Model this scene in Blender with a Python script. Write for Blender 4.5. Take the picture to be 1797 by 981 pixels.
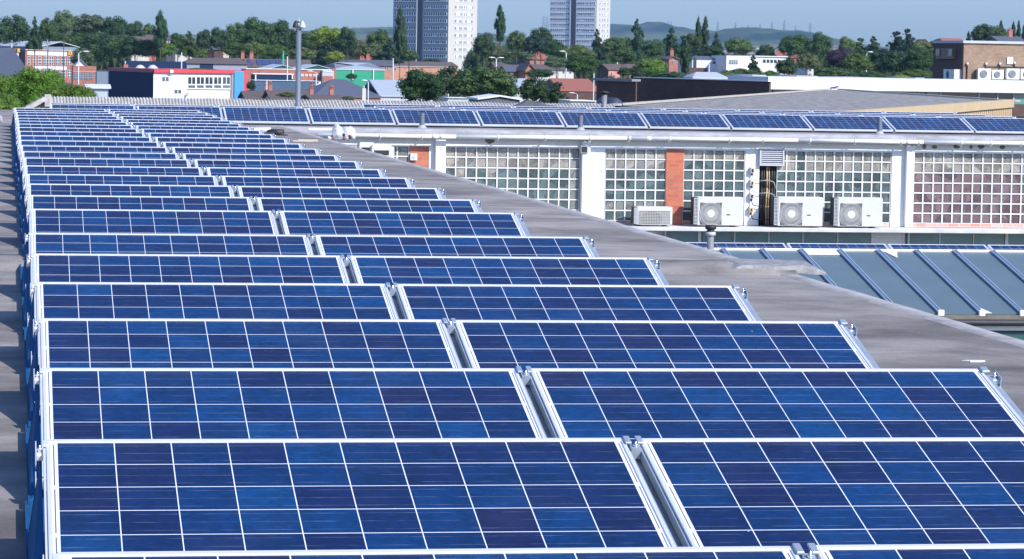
import bpy, bmesh, math, random
from mathutils import Vector, Matrix, noise
PI = math.pi
R = math.radians
rnd = random.Random(7)
for o in list(bpy.data.objects):
    bpy.data.objects.remove(o)
SC = bpy.context.scene
COL = SC.collection
H = 8.5          # height of the viewpoint above the ground; every z below is written relative to it
YAW, PITCH, ROLL, FPX = R(9.2647), R(4.1412), R(0.9916), 5421.2
CX, CY = 898.5, 490.5

# ------------------------------------------------------------------ camera
FW = Vector((math.sin(YAW)*math.cos(PITCH), math.cos(YAW)*math.cos(PITCH), -math.sin(PITCH)))
_r = Vector((math.cos(YAW), -math.sin(YAW), 0)); _u = _r.cross(FW)
RT = _r*math.cos(ROLL) + _u*math.sin(ROLL)
UP = _u*math.cos(ROLL) - _r*math.sin(ROLL)
cd = bpy.data.cameras.new('camera'); cam = bpy.data.objects.new('camera', cd); COL.objects.link(cam)
cd.sensor_width = 36; cd.lens = FPX/1797*36; cd.clip_start = .1; cd.clip_end = 40000
M = Matrix((RT, UP, -FW)).transposed().to_4x4(); M.translation = (0, 0, H); cam.matrix_world = M
SC.camera = cam

def at(x, y, Y):
    """the point at depth Y seen at photograph pixel x, y (used to survey the place)"""
    v = FW + RT*((x-CX)/FPX) - UP*((y-CY)/FPX)
    return v*(Y/v.y)

# ------------------------------------------------------------------ sky, sun, exposure
SUN = Vector((.478, -.658, .582)).normalized()
w = bpy.data.worlds.new('World'); SC.world = w; w.use_nodes = True
nt = w.node_tree; nt.nodes.clear()
sky = nt.nodes.new('ShaderNodeTexSky'); sky.sky_type = 'NISHITA'; sky.sun_disc = False
sky.sun_elevation = math.asin(SUN.z); sky.sun_rotation = math.atan2(SUN.x, SUN.y)
sky.air_density = 1.0; sky.dust_density = .9; sky.ozone_density = 2.5; sky.altitude = 100
mul = nt.nodes.new('ShaderNodeMix'); mul.data_type = 'RGBA'; mul.blend_type = 'MULTIPLY'; mul.inputs[0].default_value = 1
mul.inputs[7].default_value = (.765, .95, 1.34, 1)
bg = nt.nodes.new('ShaderNodeBackground'); bg.inputs[1].default_value = .135
wo = nt.nodes.new('ShaderNodeOutputWorld')
nt.links.new(sky.outputs[0], mul.inputs[6]); nt.links.new(mul.outputs[2], bg.inputs[0]); nt.links.new(bg.outputs[0], wo.inputs[0])
sd = bpy.data.lights.new('sun', 'SUN'); so = bpy.data.objects.new('sun', sd); COL.objects.link(so)
sd.energy = 4.9; sd.angle = R(.53); sd.color = (1, .965, .92)
so.rotation_euler = SUN.to_track_quat('Z', 'Y').to_euler(); so.location = (0, 0, 60)
vs = SC.view_settings; vs.view_transform = 'Standard'; vs.look = 'None'; vs.exposure = .2; vs.gamma = 1
SC.cycles.max_bounces = 6; SC.cycles.volume_bounces = 0; SC.cycles.transparent_max_bounces = 8
SC.cycles.use_denoising = True

# ------------------------------------------------------------------ materials
MATS = {}
def mat(name, col, rough=.7, metal=0, var=.12, scale=2.0, bump=0, spec=.5, stretch=None, objcol=False, tint=None, coat=0):
    if name in MATS: return MATS[name]
    m = bpy.data.materials.new(name); m.use_nodes = True; n = m.node_tree; b = n.nodes['Principled BSDF']
    b.inputs['Roughness'].default_value = rough; b.inputs['Metallic'].default_value = metal
    b.inputs['Specular IOR Level'].default_value = spec
    if coat: b.inputs['Coat Weight'].default_value = coat
    c = (*col, 1)
    tc = n.nodes.new('ShaderNodeTexCoord'); mp = n.nodes.new('ShaderNodeMapping')
    n.links.new(tc.outputs['Object'], mp.inputs[0])
    if stretch: mp.inputs['Scale'].default_value = stretch
    nz = n.nodes.new('ShaderNodeTexNoise'); nz.inputs['Scale'].default_value = scale; nz.inputs['Detail'].default_value = 6
    nz.inputs['Roughness'].default_value = .65
    n.links.new(mp.outputs[0], nz.inputs[0])
    cr = n.nodes.new('ShaderNodeValToRGB')
    cr.color_ramp.elements[0].position = .3; cr.color_ramp.elements[1].position = .72
    t = tint or (1, 1, 1)
    cr.color_ramp.elements[0].color = tuple(max(0, v*(1-var)) for v in col)+(1,)
    cr.color_ramp.elements[1].color = tuple(min(1, v*(1+var)*t[i]) for i, v in enumerate(col))+(1,)
    n.links.new(nz.outputs[0], cr.inputs[0])
    out = cr.outputs[0]
    if objcol:
        oi = n.nodes.new('ShaderNodeObjectInfo'); mm = n.nodes.new('ShaderNodeMix'); mm.data_type = 'RGBA'; mm.blend_type = 'MULTIPLY'
        mm.inputs[0].default_value = 1; n.links.new(out, mm.inputs[6]); n.links.new(oi.outputs['Color'], mm.inputs[7]); out = mm.outputs[2]
    n.links.new(out, b.inputs['Base Color'])
    if bump:
        bp = n.nodes.new('ShaderNodeBump'); bp.inputs['Strength'].default_value = bump; bp.inputs['Distance'].default_value = .02
        n.links.new(nz.outputs[0], bp.inputs['Height']); n.links.new(bp.outputs[0], b.inputs['Normal'])
    MATS[name] = m
    return m
def math_node(n, op, a, b=None, c=None):
    k = n.nodes.new('ShaderNodeMath'); k.operation = op
    for i, v in enumerate((a, b, c)):
        if v is None: continue
        if isinstance(v, (int, float)): k.inputs[i].default_value = v
        else: n.links.new(v, k.inputs[i])
    return k.outputs[0]
def mixc(n, f, a, b, mode='MIX'):
    k = n.nodes.new('ShaderNodeMix'); k.data_type = 'RGBA'; k.blend_type = mode
    for i, v in ((0, f), (6, a), (7, b)):
        if isinstance(v, (int, float)): k.inputs[i].default_value = v
        elif isinstance(v, tuple): k.inputs[i].default_value = v
        else: n.links.new(v, k.inputs[i])
    return k.outputs[2]

def cell_mat():
    """polycrystalline cells under glass: 10 by 6 cells of 159 mm with white gaps, busbars, colour varying cell by cell"""
    m = bpy.data.materials.new('solar_cells'); m.use_nodes = True; n = m.node_tree; b = n.nodes['Principled BSDF']
    tc = n.nodes.new('ShaderNodeTexCoord'); sp = n.nodes.new('ShaderNodeSeparateXYZ'); n.links.new(tc.outputs['Object'], sp.inputs[0])
    x, y = sp.outputs[0], sp.outputs[1]
    u = math_node(n, 'DIVIDE', math_node(n, 'SUBTRACT', x, .030), .159)
    v = math_node(n, 'DIVIDE', math_node(n, 'SUBTRACT', y, .018), .159)
    fu, fv = math_node(n, 'FRACT', u), math_node(n, 'FRACT', v)
    iu, iv = math_node(n, 'FLOOR', u), math_node(n, 'FLOOR', v)
    du = math_node(n, 'ABSOLUTE', math_node(n, 'SUBTRACT', fu, .5)); dv = math_node(n, 'ABSOLUTE', math_node(n, 'SUBTRACT', fv, .5))
    gap = math_node(n, 'MAXIMUM', math_node(n, 'GREATER_THAN', du, .5-.0095), math_node(n, 'GREATER_THAN', dv, .5-.0125))
    # outside the cell field: white backsheet margin
    mx = math_node(n, 'MAXIMUM', math_node(n, 'MAXIMUM', math_node(n, 'LESS_THAN', u, 0), math_node(n, 'GREATER_THAN', u, 10)),
                   math_node(n, 'MAXIMUM', math_node(n, 'LESS_THAN', v, 0), math_node(n, 'GREATER_THAN', v, 6)))
    white = math_node(n, 'MAXIMUM', gap, mx)
    oi = n.nodes.new('ShaderNodeObjectInfo')
    cb = n.nodes.new('ShaderNodeCombineXYZ'); n.links.new(iu, cb.inputs[0]); n.links.new(iv, cb.inputs[1])
    n.links.new(math_node(n, 'MULTIPLY', oi.outputs['Random'], 97.3), cb.inputs[2])
    wn = n.nodes.new('ShaderNodeTexWhiteNoise'); n.links.new(cb.outputs[0], wn.inputs[0])
    cr = n.nodes.new('ShaderNodeValToRGB'); e = cr.color_ramp.elements
    e[0].position = 0; e[0].color = (.009, .013, .070, 1); e[1].position = 1; e[1].color = (.001, .054, .190, 1)
    for p, c in ((.15, (.005, .016, .085)), (.5, (.002, .027, .115)), (.82, (.001, .040, .155))):
        k = e.new(p); k.color = (*c, 1)
    n.links.new(wn.outputs[0], cr.inputs[0])
    # crystal grain and soft blotches
    mp = n.nodes.new('ShaderNodeVectorMath'); mp.operation = 'ADD'; n.links.new(tc.outputs['Object'], mp.inputs[0])
    cb2 = n.nodes.new('ShaderNodeCombineXYZ'); n.links.new(math_node(n, 'MULTIPLY', oi.outputs['Random'], 53), cb2.inputs[2]); n.links.new(cb2.outputs[0], mp.inputs[1])
    vo = n.nodes.new('ShaderNodeTexVoronoi'); vo.inputs['Scale'].default_value = 55; n.links.new(mp.outputs[0], vo.inputs[0])
    nz = n.nodes.new('ShaderNodeTexNoise'); nz.inputs['Scale'].default_value = 9; nz.inputs['Detail'].default_value = 5; n.links.new(mp.outputs[0], nz.inputs[0])
    vs_ = n.nodes.new('ShaderNodeSeparateColor'); n.links.new(vo.outputs['Color'], vs_.inputs[0])
    g = math_node(n, 'ADD', math_node(n, 'MULTIPLY', vs_.outputs[0], .30), math_node(n, 'MULTIPLY', nz.outputs[0], .75))
    g = math_node(n, 'ADD', g, .24)
    cg = n.nodes.new('ShaderNodeCombineXYZ')
    for i in range(3): n.links.new(g, cg.inputs[i])
    cell = mixc(n, 1.0, cr.outputs[0], cg.outputs[0], 'MULTIPLY')
    # busbars, three a cell, faint
    bu = math_node(n, 'ABSOLUTE', math_node(n, 'SUBTRACT', math_node(n, 'FRACT', math_node(n, 'MULTIPLY', fv, 3)), .5))
    bus = math_node(n, 'LESS_THAN', bu, .030)
    nb = n.nodes.new('ShaderNodeTexNoise'); nb.inputs['Scale'].default_value = 13; n.links.new(mp.outputs[0], nb.inputs[0])
    busf = math_node(n, 'MULTIPLY', bus, math_node(n, 'MULTIPLY', math_node(n, 'SUBTRACT', nb.outputs[0], .38), .75))
    cell = mixc(n, busf, cell, (.40, .45, .62, 1))
    # dark ribbon slots in the side margins
    mu = math_node(n, 'ABSOLUTE', math_node(n, 'SUBTRACT', math_node(n, 'ABSOLUTE', math_node(n, 'SUBTRACT', x, .825)), .8045))
    slot = math_node(n, 'MULTIPLY', math_node(n, 'LESS_THAN', mu, .0017),
                     math_node(n, 'GREATER_THAN', math_node(n, 'ABSOLUTE', math_node(n, 'SUBTRACT', math_node(n, 'FRACT', math_node(n, 'MULTIPLY', v, .5)), .5)), .0))
    slot = math_node(n, 'MULTIPLY', slot, math_node(n, 'LESS_THAN', math_node(n, 'ABSOLUTE', math_node(n, 'SUBTRACT', math_node(n, 'FRACT', math_node(n, 'MULTIPLY', v, .5)), .5)), .46))
    wh = mixc(n, slot, (.80, .82, .86, 1), (.10, .11, .12, 1))
    col = mixc(n, white, cell, wh)
    # a little dust
    dz = n.nodes.new('ShaderNodeTexNoise'); dz.inputs['Scale'].default_value = 3; dz.inputs['Detail'].default_value = 8; n.links.new(mp.outputs[0], dz.inputs[0])
    df = math_node(n, 'MULTIPLY', math_node(n, 'MAXIMUM', math_node(n, 'SUBTRACT', dz.outputs[0], .5), 0), .07)
    col = mixc(n, df, col, (.5, .52, .55, 1))
    soil = math_node(n, 'MULTIPLY', math_node(n, 'MAXIMUM', math_node(n, 'SUBTRACT', 1, math_node(n, 'MULTIPLY', v, 3.2)), 0), math_node(n, 'MULTIPLY', dz.outputs[0], .30))
    col = mixc(n, soil, col, (.30, .30, .29, 1))
    sv = n.nodes.new('ShaderNodeTexVoronoi'); sv.inputs['Scale'].default_value = 4.5; n.links.new(mp.outputs[0], sv.inputs[0])
    col = mixc(n, math_node(n, 'LESS_THAN', sv.outputs['Distance'], .014), col, (.6, .62, .64, 1))
    n.links.new(col, b.inputs['Base Color'])
    b.inputs['Roughness'].default_value = .42; b.inputs['Specular IOR Level'].default_value = .2
    b.inputs['Coat Weight'].default_value = .5; b.inputs['Coat Roughness'].default_value = .04; b.inputs['Coat IOR'].default_value = 1.45
    return m

M_CELL = cell_mat()
M_ALU = mat('anodised_aluminium', (.72, .74, .77), .38, .25, .05, 6)
M_GALV = mat('galvanised_steel', (.46, .52, .58), .4, .5, .15, 9)
M_FLUE = mat('dull_flue_metal', (.22, .23, .24), .6, .2, .2, 9)
M_BOLT = mat('bolt_steel', (.7, .7, .72), .25, .9, .1, 20)
M_BLUESHEET = mat('blue_coated_sheet', (.015, .090, .215), .8, 0, .12, 5, spec=.1)
M_TRAY = mat('tray_green_grey', (.24, .27, .30), .6, .2, .2, 8)
M_WHITE = mat('white_paint', (.80, .80, .79), .55, 0, .05, 3)
M_PLASTIC = mat('white_plastic', (.78, .78, .75), .4, 0, .03, 3)
M_CREAM = mat('cream_casing', (.62, .61, .58), .45, 0, .04, 3)
M_DARK = mat('dark_rubber', (.025, .026, .03), .6, 0, .2, 8)
M_GLASS_D = mat('dark_window_glass', (.03, .045, .06), .08, 0, .2, 4, spec=.8)
M_GLASS_M = mat('grey_window_glass', (.10, .13, .17), .12, 0, .25, 4, spec=.8)

def roof_mat():
    m = bpy.data.materials.new('roofing_felt'); m.use_nodes = True; n = m.node_tree; b = n.nodes['Principled BSDF']
    tc = n.nodes.new('ShaderNodeTexCoord')
    mp = n.nodes.new('ShaderNodeMapping'); mp.inputs['Scale'].default_value = (1.1, 1.5, 1); n.links.new(tc.outputs['Object'], mp.inputs[0])
    a = n.nodes.new('ShaderNodeTexNoise'); a.inputs['Scale'].default_value = .8; a.inputs['Detail'].default_value = 9; a.inputs['Roughness'].default_value = .62; n.links.new(mp.outputs[0], a.inputs[0])
    c = n.nodes.new('ShaderNodeTexNoise'); c.inputs['Scale'].default_value = 45; c.inputs['Detail'].default_value = 4; n.links.new(tc.outputs['Object'], c.inputs[0])
    d = n.nodes.new('ShaderNodeTexNoise'); d.inputs['Scale'].default_value = .35; d.inputs['Detail'].default_value = 3; n.links.new(tc.outputs['Object'], d.inputs[0])
    cr = n.nodes.new('ShaderNodeValToRGB'); e = cr.color_ramp.elements
    e[0].position = .3; e[0].color = (.125, .112, .100, 1); e[1].position = .7; e[1].color = (.35, .318, .290, 1); k = e.new(.5); k.color = (.245, .224, .205, 1)
    n.links.new(a.outputs[0], cr.inputs[0])
    s = math_node(n, 'ADD', math_node(n, 'MULTIPLY', c.outputs[0], .5), math_node(n, 'MULTIPLY', d.outputs[0], 1.1)); s = math_node(n, 'ADD', s, .33)
    cb = n.nodes.new('ShaderNodeCombineXYZ')
    for i in range(3): n.links.new(s, cb.inputs[i])
    col = mixc(n, 1.0, cr.outputs[0], cb.outputs[0], 'MULTIPLY')
    # felt laps across the roof
    br = n.nodes.new('ShaderNodeTexBrick'); br.inputs['Scale'].default_value = 1; br.inputs['Brick Width'].default_value = 7.3; br.inputs['Row Height'].default_value = 1.02
    br.inputs['Mortar Size'].default_value = .012; br.inputs['Color1'].default_value = (1, 1, 1, 1); br.inputs['Color2'].default_value = (.93, .93, .95, 1); br.inputs['Mortar'].default_value = (.72, .71, .72, 1)
    wv = n.nodes.new('ShaderNodeVectorMath'); wv.operation = 'ADD'; nz = n.nodes.new('ShaderNodeTexNoise'); nz.inputs['Scale'].default_value = 1.5
    n.links.new(tc.outputs['Object'], nz.inputs[0]); sc_ = n.nodes.new('ShaderNodeVectorMath'); sc_.operation = 'SCALE'; sc_.inputs['Scale'].default_value = .12
    n.links.new(nz.outputs['Color'], sc_.inputs[0]); n.links.new(tc.outputs['Object'], wv.inputs[0]); n.links.new(sc_.outputs[0], wv.inputs[1]); n.links.new(wv.outputs[0], br.inputs[0])
    col = mixc(n, .22, col, br.outputs[0], 'MULTIPLY')
    st = n.nodes.new('ShaderNodeTexNoise'); st.inputs['Scale'].default_value = 1.1; st.inputs['Detail'].default_value = 11; st.inputs['Roughness'].default_value = .7; st.inputs['Distortion'].default_value = .6
    ms = n.nodes.new('ShaderNodeMapping'); ms.inputs['Scale'].default_value = (.8, .8, 1); ms.inputs['Location'].default_value = (3, 1, 0); n.links.new(tc.outputs['Object'], ms.inputs[0]); n.links.new(ms.outputs[0], st.inputs[0])
    sr = n.nodes.new('ShaderNodeValToRGB'); sr.color_ramp.elements[0].position = .40; sr.color_ramp.elements[0].color = (.72, .70, .68, 1); sr.color_ramp.elements[1].position = .56; sr.color_ramp.elements[1].color = (1.04, 1.03, 1.02, 1)
    n.links.new(st.outputs[0], sr.inputs[0]); col = mixc(n, 1.0, col, sr.outputs[0], 'MULTIPLY')
    n.links.new(col, b.inputs['Base Color']); b.inputs['Roughness'].default_value = .85
    bp = n.nodes.new('ShaderNodeBump'); bp.inputs['Strength'].default_value = .5; bp.inputs['Distance'].default_value = .03
    n.links.new(math_node(n, 'ADD', a.outputs[0], math_node(n, 'MULTIPLY', c.outputs[0], .2)), bp.inputs['Height']); n.links.new(bp.outputs[0], b.inputs['Normal'])
    return m
M_ROOF = roof_mat()

def brick_mat(name, c1, c2, mortar, sx=1.0, rough=.85, flip=False, scale=1.0):
    m = bpy.data.materials.new(name); m.use_nodes = True; n = m.node_tree; b = n.nodes['Principled BSDF']
    tc = n.nodes.new('ShaderNodeTexCoord'); sp = n.nodes.new('ShaderNodeSeparateXYZ'); cb = n.nodes.new('ShaderNodeCombineXYZ')
    n.links.new(tc.outputs['Object'], sp.inputs[0])
    n.links.new(math_node(n, 'ADD', sp.outputs[0], sp.outputs[1]), cb.inputs[0]); n.links.new(sp.outputs[2], cb.inputs[1])
    br = n.nodes.new('ShaderNodeTexBrick'); br.inputs['Scale'].default_value = scale; br.inputs['Brick Width'].default_value = .225; br.inputs['Row Height'].default_value = .075
    br.inputs['Mortar Size'].default_value = .006; br.inputs['Color1'].default_value = (*c1, 1); br.inputs['Color2'].default_value = (*c2, 1); br.inputs['Mortar'].default_value = (*mortar, 1)
    n.links.new(cb.outputs[0], br.inputs[0])
    nz = n.nodes.new('ShaderNodeTexNoise'); nz.inputs['Scale'].default_value = 1.2; nz.inputs['Detail'].default_value = 7; n.links.new(tc.outputs['Object'], nz.inputs[0])
    s = math_node(n, 'ADD', math_node(n, 'MULTIPLY', nz.outputs[0], .7), .65)
    cc = n.nodes.new('ShaderNodeCombineXYZ')
    for i in range(3): n.links.new(s, cc.inputs[i])
    n.links.new(mixc(n, 1.0, br.outputs[0], cc.outputs[0], 'MULTIPLY'), b.inputs['Base Color']); b.inputs['Roughness'].default_value = rough
    return m
M_BRICK_O = brick_mat('orange_brick', (.55, .17, .09), (.45, .12, .07), (.38, .2, .15))
M_BRICK_R = brick_mat('red_brick', (.42, .14, .10), (.34, .11, .08), (.38, .25, .2))
M_BRICK_P = brick_mat('pale_orange_brick', (.50, .24, .15), (.44, .20, .13), (.42, .3, .24))
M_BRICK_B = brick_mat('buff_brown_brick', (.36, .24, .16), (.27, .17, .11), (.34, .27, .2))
M_BRICK_D = brick_mat('dark_brown_and_shaded_brick', (.13, .065, .055), (.09, .05, .045), (.10, .07, .06))  # left side walls use it too: their shade put into the colour
M_SLATE = mat('slate_roof', (.11, .12, .15), .6, 0, .12, 3)
M_TILE_BR = mat('brown_roof_tile', (.13, .095, .085), .8, 0, .2, 4)
M_TILE_RED = mat('red_roof_tile', (.34, .12, .085), .8, 0, .2, 4)
M_GREYROOF = mat('grey_sheet_roof', (.20, .24, .30), .45, .1, .06, 2)
M_PALEROOF = mat('pale_sheet_roof', (.48, .52, .56), .5, .1, .06, 2)
M_NAVY = mat('navy_cladding', (.018, .035, .085), .8, 0, .1, 2, spec=.15)
M_REDTRIM = mat('red_trim', (.62, .055, .07), .45, 0, .06, 2)
M_BLUEPANEL = mat('blue_panel', (.06, .30, .62), .4, 0, .04, 2)
M_GREENCLAD = mat('green_cladding', (.03, .33, .19), .5, 0, .08, 2)
M_DKGREEN = mat('dark_green_gable', (.01, .09, .08), .5, 0, .08, 2)
M_CONC = mat('weathered_concrete', (.34, .34, .36), .85, 0, .3, 2.5, bump=.5, stretch=(1, 1, 3))
M_STONE = mat('stained_render', (.33, .28, .24), .9, 0, .45, 9, bump=.6)
M_TOWER_G = mat('tower_grey_panel', (.36, .38, .43), .8, 0, .06, .2)
M_TOWER_G2 = mat('tower_pale_grey_panel', (.70, .72, .78), .8, 0, .06, .2)
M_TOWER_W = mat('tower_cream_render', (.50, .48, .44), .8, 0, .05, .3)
M_TOWER_D = mat('tower_dark_recess', (.05, .06, .09), .5, 0, .1, .3)
M_GREYPOLE = mat('grey_painted_steel', (.16, .19, .23), .5, .2, .08, 3)
M_ROOFLIGHT = mat('skylight_acrylic', (.55, .58, .62), .3, 0, .05, 2)
M_OCHRE = mat('ochre_fascia', (.56, .42, .25), .6, 0, .08, 2)
M_TEAL = mat('teal_glass', (.04, .13, .14), .12, 0, .3, .8, spec=.8)
M_TEAL_L = mat('pale_teal_glass', (.12, .26, .25), .15, 0, .2, .8, spec=.8)
M_TEAL_MID = mat('sea_green_glass', (.17, .27, .29), .2, 0, .25, .9, spec=.6)
M_GRAVEL = mat('gravel_roof', (.27, .25, .235), .95, 0, .6, 3.5, stretch=(1, .3, 1))
M_BLUEGLASS = mat('wired_roof_glazing', (.120, .165, .172), .28, 0, .10, 1.2, spec=.6)
M_BAR = mat('blue_grey_glazing_bar', (.23, .32, .43), .4, .3, .08, 6)
M_GREYPAINT = mat('pale_grey_paint', (.50, .52, .56), .6, 0, .07, 3)
M_ASB = mat('asbestos_cement', (.44, .42, .38), .9, 0, .3, 5)
M_YELLOW = mat('yellow_sign', (.75, .42, .05), .5, 0, .05, 3)
M_LIMECLAD = mat('white_cladding', (.72, .74, .76), .5, 0, .04, 1)
M_LETTER = mat('faded_lettering', (.45, .52, .52), .6, 0, .05, 3)

# ------------------------------------------------------------------ building blocks
class MB:
    def __init__(s): s.v = []; s.f = []; s.mi = []; s.sm = []
    def add(s, vs_, fs, mi=0, smooth=False):
        o = len(s.v); s.v += [tuple(p) for p in vs_]; s.f += [tuple(i+o for i in f) for f in fs]; s.mi += [mi]*len(fs); s.sm += [smooth]*len(fs); return s
    def box(s, x0, x1, y0, y1, z0, z1, mi=0, b=0):
        if b and min(x1-x0, y1-y0, z1-z0) > 2.2*b:
            # chamfered box
            P = []; 
            for (sx, X, dx) in ((0, x0, b), (1, x1, -b)):
                for (sy, Y, dy) in ((0, y0, b), (1, y1, -b)):
                    for (sz, Z, dz) in ((0, z0, b), (1, z1, -b)):
                        P += [(X, Y+dy, Z+dz), (X+dx, Y, Z+dz), (X+dx, Y+dy, Z)]
            bm = bmesh.new()
            for p in P: bm.verts.new(p)
            r = bmesh.ops.convex_hull(bm, input=bm.verts)
            bm.verts.index_update()
            s.add([v.co for v in bm.verts], [[v.index for v in f.verts] for f in bm.faces], mi); bm.free(); return s
        v = [(x, y, z) for x in (x0, x1) for y in (y0, y1) for z in (z0, z1)]
        return s.add(v, [(0, 1, 3, 2), (4, 6, 7, 5), (0, 4, 5, 1), (2, 3, 7, 6), (0, 2, 6, 4), (1, 5, 7, 3)], mi)
    def hexa(s, b4, t4, mi=0):
        """solid from four bottom and four top corners"""
        return s.add(list(b4)+list(t4), [(3, 2, 1, 0), (4, 5, 6, 7), (0, 1, 5, 4), (1, 2, 6, 5), (2, 3, 7, 6), (3, 0, 4, 7)], mi)
    def prism(s, pts, z0, z1, mi=0):
        n = len(pts); v = [(p[0], p[1], z0) for p in pts]+[(p[0], p[1], z1) for p in pts]
        return s.add(v, [tuple(range(n))[::-1], tuple(range(n, 2*n))]+[(i, (i+1) % n, n+(i+1) % n, n+i) for i in range(n)], mi)
    def tube(s, p0, p1, r0, r1=None, n=12, mi=0, cap=True, smooth=True):
        p0, p1 = Vector(p0), Vector(p1); r1 = r0 if r1 is None else r1
        d = (p1-p0).normalized(); a = d.orthogonal().normalized(); b = d.cross(a)
        o = len(s.v)
        for p, r_ in ((p0, r0), (p1, r1)):
            for i in range(n):
                t = 2*PI*i/n; s.v.append(tuple(p+(a*math.cos(t)+b*math.sin(t))*r_))
        for i in range(n):
            s.f.append((o+i, o+(i+1) % n, o+n+(i+1) % n, o+n+i)); s.mi.append(mi); s.sm.append(smooth)
        if cap:
            s.f += [tuple(o+i for i in range(n))[::-1], tuple(o+n+i for i in range(n))]; s.mi += [mi]*2; s.sm += [False]*2
        return s
    def path(s, pts, r, n=8, mi=0):
        for a, b in zip(pts, pts[1:]): s.tube(a, b, r, r, n, mi)
        return s
    def lathe(s, c, prof, n=16, mi=0):
        o = len(s.v)
        for (r_, z) in prof:
            for i in range(n):
                t = 2*PI*i/n; s.v.append((c[0]+r_*math.cos(t), c[1]+r_*math.sin(t), c[2]+z))
        for k in range(len(prof)-1):
            for i in range(n):
                s.f.append((o+k*n+i, o+k*n+(i+1) % n, o+(k+1)*n+(i+1) % n, o+(k+1)*n+i)); s.mi.append(mi); s.sm.append(True)
        return s
    def build(s, name, mats, parent=None, loc=None):
        me = bpy.data.meshes.new(name)
        o = bpy.data.objects.new(name, me); COL.objects.link(o)
        off = Vector((0, 0, 0))
        if parent is not None:
            o.parent = parent; q = parent
            while q is not None: off += Vector(q.location); q = q.parent
        elif loc is not None: off = Vector(loc)
        else:
            xs = [p[0] for p in s.v]; ys = [p[1] for p in s.v]; zs = [p[2] for p in s.v]
            off = Vector(((min(xs)+max(xs))/2, (min(ys)+max(ys))/2, min(zs)))
        if parent is None: o.location = off
        me.from_pydata([(p[0]-off.x, p[1]-off.y, p[2]-off.z) for p in s.v], [], s.f)
        for m in (mats if isinstance(mats, (list, tuple)) else [mats]): me.materials.append(m)
        me.polygons.foreach_set('material_index', s.mi); me.polygons.foreach_set('use_smooth', s.sm)
        me.update()
        return o
def tag(o, label, cat, group=None, kind=None):
    o['label'] = label
    if cat: o['category'] = cat
    if group: o['group'] = group
    if kind: o['kind'] = kind
    return o
def thing(name, label, cat, loc, rot=None, group=None):
    o = bpy.data.objects.new(name, None); COL.objects.link(o); o.location = loc; o.empty_display_size = .3
    if rot: o.rotation_euler = rot
    return tag(o, label, cat, group)
def struct(o): o['kind'] = 'structure'; return o
def copy_tree(o, parent=None):
    c = o.copy(); COL.objects.link(c); c.parent = parent
    for ch in list(o.children): copy_tree(ch, c)
    return c
ORD = ['first', 'second', 'third', 'fourth', 'fifth', 'sixth', 'seventh', 'eighth', 'ninth', 'tenth', 'eleventh', 'twelfth', 'thirteenth', 'fourteenth', 'fifteenth', 'sixteenth', 'seventeenth', 'eighteenth', 'nineteenth', 'twentieth', 'twenty-first', 'twenty-second', 'twenty-third', 'twenty-fourth', 'twenty-fifth', 'twenty-sixth']

# ------------------------------------------------------------------ ground and hills
GZ = -H
g = MB()
N = 40
xs = [-9000+18000*i/N for i in range(N+1)]; ys = [-300+13000*(i/N)**1.6 for i in range(N+1)]
g.add([(x, y, GZ) for y in ys for x in xs], [(j*(N+1)+i, j*(N+1)+i+1, (j+1)*(N+1)+i+1, (j+1)*(N+1)+i) for j in range(N) for i in range(N)])
M_GROUND = mat('grass_and_yards', (.07, .085, .05), .95, 0, .6, .02, tint=(1.3, 1.1, 1.2))
struct(g.build('ground', M_GROUND, loc=(0, 0, GZ)))
def hill_mat(name, town):
    m = bpy.data.materials.new(name); m.use_nodes = True; n = m.node_tree; b = n.nodes['Principled BSDF']; b.inputs['Roughness'].default_value = .95; b.inputs['Specular IOR Level'].default_value = .1
    tc = n.nodes.new('ShaderNodeTexCoord'); sp = n.nodes.new('ShaderNodeSeparateXYZ'); n.links.new(tc.outputs['Object'], sp.inputs[0])
    nz = n.nodes.new('ShaderNodeTexNoise'); nz.inputs['Scale'].default_value = .004; nz.inputs['Detail'].default_value = 8; n.links.new(tc.outputs['Object'], nz.inputs[0])
    cr = n.nodes.new('ShaderNodeValToRGB'); e = cr.color_ramp.elements; e[0].position = .42; e[0].color = (.022, .045, .028, 1); e[1].position = .6; e[1].color = (.13, .15, .06, 1)
    n.links.new(nz.outputs[0], cr.inputs[0]); col = cr.outputs[0]
    if town:
        vo = n.nodes.new('ShaderNodeTexVoronoi'); vo.inputs['Scale'].default_value = .045; n.links.new(tc.outputs['Object'], vo.inputs[0])
        sc_ = n.nodes.new('ShaderNodeSeparateColor'); n.links.new(vo.outputs['Color'], sc_.inputs[0])
        c2 = n.nodes.new('ShaderNodeValToRGB'); e = c2.color_ramp.elements; e[0].position = 0; e[0].color = (.05, .08, .04, 1); e[1].position = 1; e[1].color = (.75, .7, .66, 1)
        for p, c in ((.4, (.08, .09, .06)), (.5, (.32, .19, .15)), (.8, (.4, .27, .22))): k = e.new(p); k.color = (*c, 1)
        n.links.new(sc_.outputs[0], c2.inputs[0])
        f = n.nodes.new('ShaderNodeMapRange'); f.inputs[1].default_value = town; f.inputs[2].default_value = town+18; f.inputs[3].default_value = 1; f.inputs[4].default_value = 0
        n.links.new(math_node(n, 'ADD', sp.outputs[2], math_node(n, 'MULTIPLY', nz.outputs[0], 30)), f.inputs[0])
        col = mixc(n, f.outputs[0], col, c2.outputs[0])
    n.links.new(col, b.inputs['Base Color']); return m
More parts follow.
